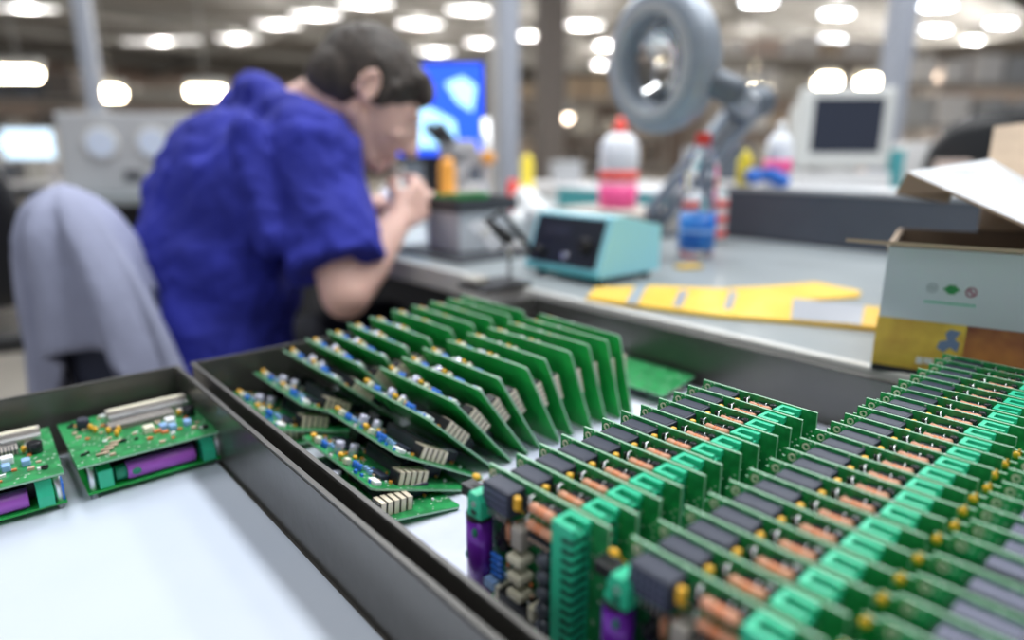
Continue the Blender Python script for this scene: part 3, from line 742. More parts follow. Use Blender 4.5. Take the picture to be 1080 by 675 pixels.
# bottles helper
def bottle(name,label,loc,prof,m,extra):
    t=thing(name,label,'bottle',loc)
    q=MB(); q.lathe(prof,None,28,0,True); q.build('bottle_body',m,t)
    for nm,pr,mt in extra: q=MB(); q.lathe(pr,None,28,0,True); q.build(nm,mt,t)
    return t
s=.98
wp=atz(733,271,BZ)
bottle('water_bottle','clear plastic water bottle with blue label and red cap on the bench',(wp.x,wp.y,BZ),
 [(.024,0),(.033,.004),(.034,.02),(.0335,.08),(.035,.10),(.034,.135),(.036,.150),(.034,.172),(.025,.190),(.0135,.205),(.0125,.216)],M_['pet'],
 [('label',[(.0352,.018),(.0352,.088)],M_['label_blue']),('cap',[(.0145,.213),(.0148,.216),(.0148,.234),(.013,.236)],M_['red']),('label_mark',[(.0355,.050),(.0355,.056)],M_['ltblue'])])
lowb=atd(650,225,1.80); la,lbb=toab(lowb)
q=MB(); q.box(la-.13,la+.17,lbb-.10,lbb+.14,BZ,.832,0,None,.003); tag(q.build('parts_box',M_['beige'],None,(0,0,0),ROTA),'low beige box under the pink-bottomed bottle','box')
pb=atd(651,216,1.80)
bottle('wash_bottle','translucent white bottle with pink liquid and red cap',(pb.x,pb.y,.832),
 [(.045,0),(.052,.005),(.053,.068)],M_['pink'],
 [('upper_body',[(.053,.068),(.053,.145),(.050,.170),(.036,.192),(.018,.200)],M_['bottlewhite']),('cap',[(.019,.199),(.019,.222),(.010,.226),(.006,.240)],M_['red']),('red_label',[(.0536,.075),(.0536,.1)],M_['red'])])
ib=atd(640,212,2.1); ia,ibb=toab(ib)
it=thing('bench_instrument','flat blue-grey instrument case behind the pink-bottomed bottle','instrument',(0,0,0),ROTA)
q=MB(); q.box(ia-.28,ia+.22,ibb+.05,ibb+.35,BZ,BZ+.085,0,None,.004); q.build('case',M_['greybox'],it)
q=MB(); q.box(ia+.2195,ia+.223,ibb+.07,ibb+.33,BZ+.012,BZ+.075,0); q.box(ia-.27,ia+.21,ibb+.046,ibb+.051,BZ+.012,BZ+.075,0); q.build('front_panel',M_['turqd'],it)
# riser cabinet
rc=thing('equipment_case','long low blue-grey equipment case across the back of the bench','equipment case',(0,0,0),ROTA)
q=MB(); q.box(-.87,.25,1.445,1.66,BZ,BZ+.112,0,None,.004); q.build('case_body',M_['greydark'],rc)
q=MB(); q.box(-.875,.255,1.44,1.665,BZ+.112,BZ+.122,0,None,.002); q.build('case_lid',M_['palepanel'],rc)
# bottle + blue cap + roll
bp=xy(-.80,1.545,BZ+.122)
bottle('spray_bottle','white bottle with yellow and pink label on the equipment case',bp,
 [(.027,0),(.032,.004),(.032,.085),(.026,.11),(.012,.125)],M_['bottlewhite'],
 [('cap',[(.012,.124),(.010,.142),(.005,.150)],M_['white']),('pink_label',[(.0324,.03),(.0324,.062)],M_['pink'])])
q=MB(); q.box(-.018,.018,-.004,.004,.03,.085,0,None,.001)
yb=xy(-.86,1.50,BZ+.122); q2=MB(); q2.lathe([(.016,0),(.018,.003),(.018,.06),(.008,.075),(.006,.085)],None,18); tag(q2.build('small_yellow_bottle',M_['yel2'],None,yb),'small yellow bottle beside the white and pink bottle','bottle')
gl=xy(-.790,1.468,BZ+.122); q=MB()
for i in range(7): 
    rr=random.Random(i); q.ball((rr.uniform(-.042,.042),rr.uniform(-.014,.008),.014+rr.random()*.018),.022,.015,.016,n=12,m=8)
o=q.build('blue_glove',M_['blue'],None,gl,ROTA); m=o.modifiers.new('r','REMESH'); m.mode='VOXEL'; m.voxel_size=.003; tag(o,'crumpled bright blue glove at the front of the equipment case','glove')
rp=xy(-.815,1.30,BZ); t=thing('tape_reel','white cylinder with red stripes behind the water bottle','roll',rp)
q=MB(); q.lathe([(.030,0),(.032,.002),(.032,.105),(.030,.108),(.012,.108)],None,24); q.build('roll_body',M_['boxwhite'],t)
for z in (.018,.05,.082): q=MB(); q.lathe([(.0326,z),(.0326,z+.016)],None,24); q.build('red_stripe',M_['red'],t)

# ================================================================ MAGNIFIER LAMP
rcx=atd(692,66,1.22)
ml=thing('magnifier_lamp','grey ring magnifier lamp on a jointed arm above the bottles','lamp',(0,0,0))
nd=Vector((-.84,-.52,-.10)).normalized(); F_=frame(rcx,nd,(0,0,1))
q=MB(); 
prof=[(.078,-.0),(.080,.016),(.090,.020),(.112,.018),(.126,.008),(.129,-.010),(.126,-.035),(.112,-.052),(.092,-.056),(.082,-.050),(.078,-.0)]
q.lathe(prof,F_,48,0,True,False); q.build('lamp_ring',M_['lampgrey'],ml)
q=MB(); q.lathe([(.0004,-.0285),(.0785,-.028),(.0785,-.024),(.0004,-.0225)],F_,32,0,True); q.build('lens',M_['glass'],ml)
q=MB(); q.lathe([(.083,.017),(.090,.022),(.097,.022),(.104,.0195)],F_,48,0,True,False); q.build('diffuser_ring',M_['palepanel'],ml)
back=F_@Vector((-.02,-.145,-.040))
el=atd(788,112,1.50); bs=atd(690,226,1.62); bs.z=BZ+.04
q=MB(); q.cap(F_@Vector((-.045,-.105,-.035)),F_@Vector((-.062,-.128,-.055)),.026,.026); q.build('swivel_joint',M_['lampdark'],ml)
sw0=F_@Vector((-.062,-.128,-.055))
q=MB(); q.cyl(sw0,el,.026,.030,n=16,ch=.003); q.build('upper_arm',M_['lampgrey'],ml)
q=MB(); q.cap(el+Vector((-.02,0,0)),el+Vector((.03,0,.01)),.036,.034); q.build('elbow_joint',M_['lampdark'],ml)
u=(bs-el).normalized(); sd=u.cross(Vector((0,1,0))).normalized()
for k in (-1,1):
    q=MB(); q.cyl(el+sd*.021*k,bs+sd*.018*k,.019,.016,n=12,ch=.002); q.build('lower_arm',M_['lampgrey'],ml)
q=MB(); q.cyl((bs.x,bs.y,BZ),(bs.x,bs.y,BZ+.012),.06,n=24,ch=.003); q.cyl((bs.x,bs.y,BZ+.012),(bs.x,bs.y,BZ+.06),.022,n=16,ch=.002); q.build('base',M_['lampdark'],ml)

# ================================================================ MONITORS
sc_=atd(452,118,2.2)
lm=thing('flat_monitor','flat monitor with bright blue screen behind the head of the worker','monitor',(sc_.x,sc_.y,BZ),math.radians(-8))
hz=sc_.z-BZ
q=MB(); q.box(-.20,.20,0,.04,hz-.165,hz+.165,0,None,.006); q.build('casing',M_['black'],lm)
q=MB(); q.box(-.185,.185,-.002,.0005,hz-.142,hz+.150,0); scr=q.build('screen',M_['screenblue'],lm)
q=MB(); q.prism([(-.17,-.115),(.10,-.115),(.09,-.03),(-.01,.02),(-.02,.13),(-.17,.13)],0,.001,0,T(0,-.002,hz)@R(90,'X')); q.build('pale_window',M_['screenpale'],scr)
q=MB(); q.prism([(.10,.03),(.15,.0),(.165,.08),(.12,.11),(.06,.09)],0,.0012,0,T(0,-.002,hz)@R(90,'X')); q.build('pale_patch',M_['screenpale'],scr)
q=MB(); q.box(-.03,.03,.02,.06,.01,hz-.1,0,None,.004); q.box(-.12,.12,-.06,.12,0,.012,0,None,.004); q.build('stand',M_['black'],lm)
cp=atd(893,138,2.45); 
dz=BZ
dk=thing('desktop_computer','flat white desktop computer under the old box monitor','computer',(cp.x,cp.y,BZ),math.radians(-3))
q=MB(); q.box(-.17,.17,-.03,.36,0,.125,0,None,.005); q.build('case',M_['boxwhite'],dk)
q=MB(); q.box(.03,.15,-.033,-.029,.03,.07,0); q.build('drive_bay',M_['figblue'],dk)
cr=thing('box_monitor','bulky pale beige tube monitor with dark screen at the bench back','monitor',(cp.x,cp.y,BZ+.125),math.radians(-3))
q=MB(); q.box(-.17,.17,0,.06,.02,.31,0,None,.012)
vs=[(-.16,.06,.03),(.16,.06,.03),(.16,.06,.30),(-.16,.06,.30),(-.10,.34,.07),(.10,.34,.07),(.10,.34,.24),(-.10,.34,.24)]
q.add(vs,[(0,1,2,3),(7,6,5,4),(0,4,5,1),(1,5,6,2),(2,6,7,3),(3,7,4,0)]); q.build('casing',M_['crtcase'],cr)
q=MB(); q.box(-.128,.128,-.003,.003,.075,.272,0,None,.002); q.build('screen',M_['crtglass'],cr)
q=MB(); q.cyl((0,.12,0),(0,.12,.035),.10,n=24,ch=.003); q.build('swivel_foot',M_['crtcase'],cr)
# cream boxes right of the CRT, a stack
for i,(x,y,d,w,h,m,lab) in enumerate(((972,178,2.7,.15,.19,'boxwhite','pale white carton on the bench back, right of the old monitor'),(1008,190,2.5,.10,.12,'boxpink','small pinkish carton right of the pale white carton'),(945,185,2.6,.05,.16,'turqd','narrow green folder standing right of the old monitor'))):
    p=atd(x,y,d); q=MB(); q.box(-w/2,w/2,0,w*.8,0,h+.05,0,None,.003); tag(q.build('carton' if i<2 else 'folder',M_[m],None,(p.x,p.y,BZ),-.1),lab,'box' if i<2 else 'folder')

# ================================================================ OFFICE CHAIRS
def chair(label,loc,rz,m,top,w=.46,seat=.47,back0=.56):
    c=thing('office_chair',label,'chair',loc,rz)
    # front is +y, backrest at -y
    q=MB(); q.box(-w/2,w/2,-.21,.24,seat-.06,seat,0,None,.025); q.build('seat',m,c)
    q=MB(); nx=12; nz=8; vs=[];fs=[]
    for s_ in (0,1):
        for j in range(nz+1):
            for i in range(nx+1):
                u=-1+2*i/nx; v=j/nz; ww=w/2*(1-.22*v**4)*(1-.05*(1-v)**2); rr_=1-.12*abs(u)**4*v**3
                vs.append((u*ww,-.23-(.05*v)+(.05*u*u)-(.0 if s_ else .05),back0+(top-back0)*v*rr_))
    N=(nx+1)*(nz+1)
    for j in range(nz):
        for i in range(nx):
            k=j*(nx+1)+i; fs.append((k,k+1,k+nx+2,k+nx+1)); fs.append((N+k,N+k+nx+1,N+k+nx+2,N+k+1))
    for i in range(nx): fs.append((i,N+i,N+i+1,i+1)); k=nz*(nx+1)+i; fs.append((k,k+1,N+k+1,N+k))
    for j in range(nz): k=j*(nx+1); fs.append((k,k+nx+1,N+k+nx+1,N+k)); k+=nx; fs.append((k,N+k,N+k+nx+1,k+nx+1))
    q.add(vs,fs,0,True); q.build('backrest',m,c)
    q=MB(); q.tube([(0,-.05,seat-.07),(0,-.24,seat-.06),(0,-.305,seat+.02),(0,-.30,back0+.1)],.018,8); q.build('back_support',M_['black'],c)
    q=MB(); q.cyl((0,0,.09),(0,0,seat-.06),.025,n=14); q.build('column',M_['black'],c)
    for k in range(5):
        a=2*math.pi*k/5; q=MB(); q.cyl((0,0,.11),(.27*math.cos(a),.27*math.sin(a),.075),.022,.015,n=10); q.build('leg',M_['black'],c)
        q=MB(); q.cyl((.27*math.cos(a)-.02,.27*math.sin(a),.03),(.27*math.cos(a)+.02,.27*math.sin(a),.03),.03,n=14); q.build('caster',M_['black'],c)
    return c
e0=Vector((-.865,1.165,0)); e1=Vector((-.525,.985,0)); cdir=(e1-e0).normalized(); cc=(e0+e1)/2
fwd=Vector((-cdir.y,cdir.x,0)); crz=math.atan2(cdir.y,cdir.x)
chair('navy office chair of the seated worker, a grey jacket over its back',cc+fwd*.265-cdir*.015,crz,M_['chairnavy'],.80,.30,.45,.48)
# jacket draped over the backrest
q=MB(); NS=48; NT=22; vs=[];fs=[]
for j in range(NT+1):
    t=j/NT
    for i in range(NS):
        an=2*math.pi*i/NS; c_,s_=math.cos(an),math.sin(an)
        # s_<0 : side facing away from the seat (towards the camera)
        cx=-.050+.070*t; hw=.028+.160*t**.85
        if c_>0: hw+= .030*t
        hd=.040+.035*min(1,t*3)
        zb=.52 if s_>-.2 else .52
        arch=0
        if s_<.0:
            xx=(cx+hw*c_-.075)/.15
            arch=max(0,1-xx*xx)**.5*.16 if abs(xx)<1 else 0
        zt=.925; z=zt-(zt-(.52+arch))*(t**1.25)
        if t<.22: k=math.sin(t/.22*math.pi/2); hw2=hw*(.05+.95*k); hd2=hd*(.05+.95*k); z=zt-(zt-(.52+arch))*(t**1.25)*1.0*(.55+.45*t/.22)
        else: hw2,hd2=hw,hd
        fold=1+.07*t*math.sin(7*an+2.2*t)+.05*t*math.sin(11*an+1.0)
        vs.append((cx+hw2*c_*fold, -.005+hd2*s_*(1+.38*t**.7*math.sin(9*an+t*3)), z))
for j in range(NT):
    for i in range(NS):
        i2=(i+1)%NS; fs.append((j*NS+i,j*NS+i2,(j+1)*NS+i2,(j+1)*NS+i))
fs.append(tuple(range(NS-1,-1,-1)))
q.add(vs,fs,0,True)
o=q.build('grey_jacket',M_['jacket'],None,(cc+Vector((0,0,0))),crz); m=o.modifiers.new('s','SOLIDIFY'); m.thickness=.006; m.offset=1
tag(o,'pale grey-lilac jacket draped over the back of the navy office chair','jacket')
pcb_=Vector((520,699,0))*.00352
chair('black office chair behind the cardboard box, beyond the bench',(2.03,2.93,0),math.radians(-14),M_['black'],1.13,.60)
lf=atd(2,210,1.95)
chair('dark office chair at the left picture edge',(lf.x-.14,lf.y-.05,0),math.radians(30),M_['black'],1.0,.44)

# ================================================================ PERSON
def bez(p,q,t): return p.lerp(q,t)
def remesh(o,vox,sm=6,fac=.5):
    m=o.modifiers.new('remesh','REMESH'); m.mode='VOXEL'; m.voxel_size=vox; m.use_smooth_shade=True
    m=o.modifiers.new('smooth','SMOOTH'); m.iterations=sm; m.factor=fac
hc=atd(392,103,1.20)
yaw,pit=math.radians(16),math.radians(40)
f=Vector((math.cos(yaw)*math.cos(pit),math.sin(yaw)*math.cos(pit),-math.sin(pit)))
rgt=Vector((math.sin(yaw),-math.cos(yaw),0)); up=rgt.cross(f)
HM=Matrix((f,-rgt,up)).transposed().to_4x4()   # local x fwd, y left, z up
HT=Matrix.Translation(hc)@HM
def H(x,y,z): return HT@Vector((x,y,z))
neckb=xy(-1.255,.505,1.025)
shR=xy(-1.105,.505,.985); shL=xy(-1.41,.53,1.03)
elR=xy(-.978,.485,.752); elL=xy(-1.50,.66,.83)
wrR=xy(-1.075,.655,.862); wrL=xy(-1.27,.76,.865)
pr=thing('person','person in a dark blue short-sleeved work shirt bent over the bench, hands at face','person',xy(-1.27,.33,0),0)
PB=pr.location.copy()
def pbuild(q,nm,m): 
    o=q.build(nm,m,pr); o.location=-PB; return o
q=MB()
# head
q.ball(H(-.012,0,.020),.096,.075,.083,M=HM.to_3x3().to_4x4(),n=24,m=16)
q.ball(H(.025,0,-.02),.074,.064,.085,M=HM.to_3x3().to_4x4(),n=24,m=16)
q.cap(H(.045,.0,-.075),H(.078,0,-.088),.034,.020)                 # chin
for s_ in (-1,1):
    q.cap(H(-.005,s_*.052,-.045),H(.055,s_*.028,-.090),.022,.017)  # jaw
    q.cap(H(.074,s_*.034,-.022),H(.066,s_*.045,-.03),.017,.014)    # cheek
    q.cap(H(.082,s_*.014,.022),H(.074,s_*.042,.020),.011,.010)     # brow
    q.ball(H(.074,s_*.031,.003),.011)                               # eyelid
q.cap(H(.092,0,.012),H(.117,0,-.030),.009,.012)                    # nose
q.cap(H(.104,.011,-.034),H(.104,-.011,-.034),.009,.009)
q.cap(H(.094,.014,-.060),H(.094,-.014,-.060),.0085,.0085); q.cap(H(.091,.012,-.071),H(.091,-.012,-.071),.0085,.0085)
# ears
for s_ in (-1,1):
    for k in range(8):
        a=-.5+k*.62; 
        q.ball(H(-.018-.014*math.cos(a)*1.0,s_*(.080+.005*math.sin(k)),.002+.026*math.sin(a)),.0075,n=10,m=8)
    q.ball(H(-.012,s_*.077,-.002),.013,.006,.022,M=HM,n=12,m=8)
# neck
q.cap(H(-.045,0,-.045),neckb+Vector((0,0,-.01)),.058,.066); q.cap(H(-.01,0,-.07),neckb.lerp(shR,.15)+Vector((.02,0,-.02)),.045,.055)
# arms
def arm(sh,el,wr):
    q.cap(sh.lerp(el,.1),el,.048,.041); q.cap(el,el.lerp(wr,.4),.041,.040); q.cap(el.lerp(wr,.4),wr,.040,.025)
arm(shR,elR,wrR); arm(shL,elL,wrL)
q.cap(shR,neckb,.045,.045); q.cap(shL+Vector((0,0,-.03)),neckb+Vector((0,0,-.04)),.035,.035)
q.ball(xy(-1.265,.45,.88),.14,.07,.14,M=Matrix.Rotation(ROTA,4,'Z'))
q.ball(xy(-1.27,.39,.70),.12,.08,.2,M=Matrix.Rotation(ROTA,4,'Z'))
# hands: palm + five fingers, closing on the tweezers / the board
def hand(wr,dirv,side,palmn,curl):
    d=Vector(dirv).normalized(); n=Vector(palmn); n=(n-d*n.dot(d)).normalized(); s_=d.cross(n)*side
    pc=wr+d*.045
    for k,(o_,l) in enumerate(((.030,.07),(.010,.078),(-.010,.074),(-.028,.066))):
        q.cap(wr+s_*o_*.6,wr+d*l+s_*o_,.0145,.0115)
        b0=wr+d*l+s_*o_; L_=(.040,.045,.042,.034)[k]
        d1=(d*math.cos(curl)+n*math.sin(curl)).normalized(); p1=b0+d1*L_*.95
        d2=(d*math.cos(curl*2.1)+n*math.sin(curl*2.1)).normalized(); p2=p1+d2*L_*.62
        d3=(d*math.cos(curl*2.9)+n*math.sin(curl*2.9)).normalized(); p3=p2+d3*L_*.45
        q.cap(b0,p1,.0095,.0088,10); q.cap(p1,p2,.0088,.0080,10); q.cap(p2,p3,.0080,.0070,10)
    tb_=wr+d*.022+s_*.026+n*.008; t1=tb_+(d*.5+s_*.55+n*.55).normalized()*.040; t2=t1+(d*.9+n*.45-s_*.1).normalized()*.030
    q.cap(tb_,t1,.014,.0105,10); q.cap(t1,t2,.0105,.0088,10)
    return t2
htgt=xy(-1.12,.78,.90)
tipR=hand(wrR,(htgt-wrR)+Vector((0,0,.02)),1,Vector((-.75,.2,-.15)),.55)
tipL=hand(wrL,(htgt-wrL)+Vector((0,0,.03)),-1,Vector((.55,-.35,-.3)),.55)
o=pbuild(q,'body',M_['skin']); remesh(o,.0042,3,.4)
# hair
q=MB()
q.ball(H(-.022,0,.030),.101,.082,.084,M=HM,n=28,m=18)
q.ball(H(-.055,0,-.005),.068,.074,.075,M=HM,n=24,m=16)
q.ball(H(.036,0,.066),.056,.060,.036,M=HM,n=20,m=14)
for k in range(60):
    rr=random.Random(k*3+1); a=rr.uniform(-math.pi,math.pi); e_=rr.uniform(.1,1.5)
    d=Vector((math.cos(a)*math.cos(e_),math.sin(a)*math.cos(e_),math.sin(e_)))
    if d.x>.5 and d.z<.55: continue
    p=Vector((-.022+d.x*.096,d.y*.078,.030+d.z*.080)); q.cap(H(*p),H(p.x+.018,p.y*1.02,p.z-.006),.009,.005,8)
for s_ in (-1,1): q.cap(H(.018,s_*.074,.03),H(.012,s_*.073,-.004),.013,.008)
for k in range(7): y_=-.05+k*.0167; q.cap(H(.050,y_*.95,.080),H(.078,y_*1.05,.052),.015,.009)
# clear the face below the hair line by keeping the volume behind it
o=pbuild(q,'hair',M_['hair']); remesh(o,.005,2,.4)
# shirt: torso, shoulders, sleeves, collar
q=MB(); RZ=Matrix.Rotation(ROTA,4,'Z')
q.ball(xy(-1.275,.345,.64),.190,.145,.18,M=RZ,n=28,m=18)
q.ball(xy(-1.275,.375,.75),.185,.140,.20,M=RZ,n=28,m=18)
q.ball(xy(-1.27,.420,.885),.195,.135,.17,M=RZ,n=28,m=18)
q.ball(xy(-1.27,.462,.965),.185,.105,.095,M=RZ,n=28,m=18)
q.cap(shR+Vector((-.0,0,.0)),shL,.080,.086,20); q.ball(shL+xy(.05,-.02,.0),.10,.09,.08,M=Matrix.Rotation(ROTA,4,'Z'))
q.cap(shR.lerp(neckb,.0)+Vector((0,0,.0)),neckb+Vector((0,0,-.025)),.074,.07,20); q.cap(shL,neckb+Vector((0,0,-.02)),.074,.075,20)
def sleeve(sh,el,k):
    c=sh.lerp(el,k); d=(el-sh).normalized()
    q.cap(sh,sh.lerp(el,.5),.080,.076,20)
    q.lathe([(.060,0),(.079,.0),(.079,(c-sh).length*.45),(.0785,(c-sh).length*.55),(.056,(c-sh).length*.56)],frame(c-d*(c-sh).length*.5,d),24,0)
    # rolled cuff
    q.lathe([(.055,-.012),(.082,-.014),(.085,0),(.083,.014),(.055,.014)],frame(c,d),24,0)
sleeve(shR,elR,.78); sleeve(shL,elL,.72)
# shirt bunched up behind the neck
cpk=xy(-1.285,.478,1.092)
q.cap(neckb+Vector((0,0,-.03)),cpk,.085,.036,20); q.cap(cpk,shR+Vector((0,0,.02)),.036,.062,20); q.cap(cpk,shL+Vector((0,0,.01)),.036,.06,20)
# long soft folds
for (p0,p1,r) in ((xy(-1.13,.40,1.02),xy(-1.055,.40,.84),.030),(xy(-1.16,.345,.94),xy(-1.13,.345,.72),.030),(xy(-1.36,.32,.92),xy(-1.20,.285,.66),.034),(xy(-1.15,.34,.60),xy(-1.36,.25,.70),.034),(xy(-1.14,.35,.52),xy(-1.34,.255,.58),.032)):
    q.cap(p0,p1,r,r*.8,14)
# standing collar around the back of the neck
cl=[]
nd_=(hc-neckb).normalized()
for k in range(15):
    a=math.radians(-215+k*18); bx=Vector((CB,SB,0)); ax=Vector((SB,-CB,0))
    p=neckb+ax*.082*math.cos(a)+bx*.068*math.sin(a)+Vector((0,0,.012-.012*math.sin(a)))
    cl.append(p)
for k in range(14):
    q.cap(cl[k]+Vector((0,0,-.03)),cl[k]+nd_*.035,.011,.009,8); q.cap(cl[k]+nd_*.030,cl[k+1]+nd_*.030,.010,.010,8); q.cap(cl[k]+Vector((0,0,-.01)),cl[k+1]+Vector((0,0,-.01)),.014,.014,8)
o=pbuild(q,'work_shirt',M_['shirt']); remesh(o,.0065,14,.6)
tx=bpy.data.textures.new('cloth_folds','CLOUDS'); tx.noise_scale=.095; tx.noise_depth=2; tx.noise_basis='IMPROVED_PERLIN'
dm=o.modifiers.new('folds','DISPLACE'); dm.texture=tx; dm.texture_coords='LOCAL'; dm.strength=.036; dm.mid_level=.5
m=o.modifiers.new('relax','SMOOTH'); m.iterations=4
tx2=bpy.data.textures.new('cloth_creases','CLOUDS'); tx2.noise_scale=.035; tx2.noise_depth=1
dm2=o.modifiers.new('creases','DISPLACE'); dm2.texture=tx2; dm2.texture_coords='LOCAL'; dm2.strength=.014; dm2.mid_level=.5
# trousers + shoes
q=MB()
for s_,kx in ((1,-1.16),(-1,-1.40)):
    hip=xy(-1.275+s_*.085,.36,.535); kn=xy(kx,.80,.56); an=xy(kx,.82,.10)
    q.cap(hip,kn,.088,.066); q.cap(kn,an,.064,.046)
q.ball(xy(-1.275,.33,.55),.175,.135,.10,M=RZ)
o=pbuild(q,'trousers',M_['trousers']); remesh(o,.008,4)
for kx in (-1.16,-1.40):
    q=MB(); q.cap(xy(kx,.79,.04),xy(kx,.97,.035),.040,.034); q.box(kx-.04,kx+.04,.75,1.0,0,.02,0,Matrix.Rotation(ROTA,4,'Z'),.005); pbuild(q,'shoe',M_['black'])
# tweezers held between the hands and a small board
q=MB(); tp=tipR
q.cyl(tp+Vector((-.01,-.01,.03)),tp+Vector((.035,.045,-.03)),.0025,.001,n=8); q.cyl(tp+Vector((-.01,-.01,.03)),tp+Vector((.041,.041,-.03)),.0025,.001,n=8)
tag(q.build('tweezers',M_['silver'],None),'thin metal tweezers in the right hand of the worker','tweezers')
bh=(tipR+tipL)/2
q=MB(); q.box(-.035,.035,-.022,.022,-.001,.001,0,Matrix.Translation(bh+Vector((0,0,.01)))@R(35,'Z')@R(25,'X'))
for i in range(6): q.box(-.03+i*.01,-.024+i*.01,-.012,.006,.001,.005,1,Matrix.Translation(bh+Vector((0,0,.01)))@R(35,'Z')@R(25,'X'))
tag(q.build('hand_held_board',[M_['lilac'],M_['ltblue']],None),'small pale board held in both hands of the worker','circuit board')

# ================================================================ BACKGROUND, left
pp=atd(80,112,2.9); 
pn=thing('dial_panel','pale grey cabinet with two round blue dials behind the worker','instrument',(atd(140,150,2.9).x,atd(140,150,2.9).y,0),math.radians(12))
q=MB(); q.box(-.30,.38,0,.35,.80,1.15,0,None,.01); q.build('cabinet',M_['palepanel'],pn)
for x in (-.125,.085):
    q=MB(); q.cyl((x,0,1.02),(x,-.015,1.02),.070,n=28,ch=.003); q.cyl((x,-.0151,1.02),(x,-.017,1.02),.058,n=28,mi=1); q.build('dial',[M_['crtcase'],M_['dial']],pn)
q=MB(); q.box(-.05,.02,-.01,.0,.86,.90,0); q.build('switch',M_['esdmat'],pn)
pl=atd(205,150,2.9)
fb_=thing('side_workbench','grey workbench with dark underside carrying the dial cabinet','workbench',(pl.x,pl.y,0),math.radians(12))
q=MB(); q.box(-.62,.50,-.12,.62,.76,.80,0,None,.004); q.build('bench_top',M_['benchtop'],fb_)
for x in (-.58,.46):
    for y in (-.08,.57): q=MB(); q.box(x-.03,x+.03,y-.03,y+.03,0,.76); q.build('leg',M_['benchdark'],fb_)
q=MB(); q.box(-.50,.42,.1,.5,.1,.76); q.build('drawer_block',M_['benchdark'],fb_)
rp_=atd(143,282,2.2); q=MB(); q.box(-.04,.04,-.03,.03,0,.05,0,None,.006); q.box(-.045,.045,-.035,.035,.05,.06,0,None,.003)
st_=thing('small_crate_stack','x','crate',(rp_.x+.02,rp_.y+.05,0),.2); 
q2=MB(); q2.box(-.2,.2,-.15,.15,0,rp_.z-.03,0,None,.01); q2.build('storage_box',M_['chairnavy'],st_); q2=MB(); q2.box(-.19,.19,-.14,.14,rp_.z-.03,rp_.z+.02,0,None,.01); q2.build('red_lid',M_['red'],st_)
st_.name='storage_crate'; tag(st_,'dark crate with a red lid on the floor behind the blue shirt','crate')
for i,(x,y,d,w,h,lab) in enumerate(((30,152,5.2,.40,.26,'glowing pale blue monitor far left above the dark chair'),(-6,158,6.0,.36,.22,'glowing pale monitor cut by the left picture edge'))):
    p=atd(x,y,d); t=thing('far_monitor',lab,'monitor',(p.x,p.y,.75),.15)
    q=MB(); q.box(-w/2,w/2,0,.05,p.z-.75-h/2,p.z-.75+h/2,0,None,.005); q.box(-.05,.05,0,.08,0,p.z-.75-h/2,0); q.build('casing',M_['beige'],t)
    q=MB(); q.box(-w/2+.02,w/2-.02,-.003,0,p.z-.75-h/2+.02,p.z-.75+h/2-.02,0); q.build('screen',M_['screenwhite'],t)
# ================================================================ HALL LAMPS
def ceil_lamp(x,y,m,label,w,l,rz=ROTA,zc=4.2):
    p=atz(x,y,zc); t=thing('ceiling_lamp',label,'ceiling lamp',(p.x,p.y,zc),rz,'ceiling lamps of the hall')
    q=MB(); q.box(-l/2,l/2,-w/2,w/2,.0,.06,0,None,.01); q.build('housing',M_['fixture'],t)
    q=MB(); q.box(-l/2+.03,l/2-.03,-w/2+.03,w/2-.03,-.03,.0,0,None,.008); q.build('diffuser',m,t)
    d=bpy.data.lights.new('ceiling_lamp_light','POINT'); d.energy=170 if x>600 else 80; d.shadow_soft_size=.12; d.color=(1,.97,.92)
    lo=bpy.data.objects.new('ceiling_lamp_light',d); COL.objects.link(lo); lo.location=(p.x,p.y,zc-.14)
    for sx in (-l/3,l/3): q=MB(); q.cyl((sx,0,.06),(sx,0,.42),.012,n=6); q.build('suspension_rod',M_['fixture'],t)
dims=[(28,8,1.0),(250,40,.9),(293,25,.9),(333,15,.9),(386,3,.9),(443,25,.9),(497,10,.9),(558,37,.8),(615,26,.8),(460,54,.9),(508,45,.8)]
posn=['leftmost','fourth row','above the blue shirt','above the head to the left','at the top above the head','right of the head','at the top right of the head','by the tall posts','left of the magnifier','low one right of the head','low one by the tall posts']
for (x,y,k),pn_ in zip(dims,posn): ceil_lamp(x,y,M_['lampmid'] if x>300 else M_['lampdim'],'pale rectangular ceiling lamp, %s'%pn_,.35,1.3*k,math.radians(8))
for i,(x,y,w_) in enumerate(((170,43,2.2),(100,15,0.01))):
    if i==0: ceil_lamp(x,y,M_['lampdim'],'long faint ceiling lamp over the dial cabinet',.35,2.4,math.radians(-8))
brt=[(800,2,.8,'at the top right of the magnifier'),(882,14,.75,'above the old monitor, upper'),(878,41,.7,'above the old monitor, lower'),(790,51,.7,'small, right of the magnifier ring'),(846,58,.6,'small, left of the right-hand post'),(927,50,.6,'small, left beside the right-hand post'),(988,6,.8,'at the top, right of the right-hand post'),(987,31,.75,'right of the right-hand post, middle'),(1027,42,.6,'small, near the right edge'),(1056,24,.7,'near the right edge'),(637,48,.6,'small, behind the left rim of the magnifier'),(632,68,.5,'lowest small one left of the magnifier')]
for x,y,k,lab in brt: ceil_lamp(x,y,M_['lampcool'] if k>.65 else M_['lampmid'],'bright white ceiling lamp %s'%lab,.30,.9*k,math.radians(4))
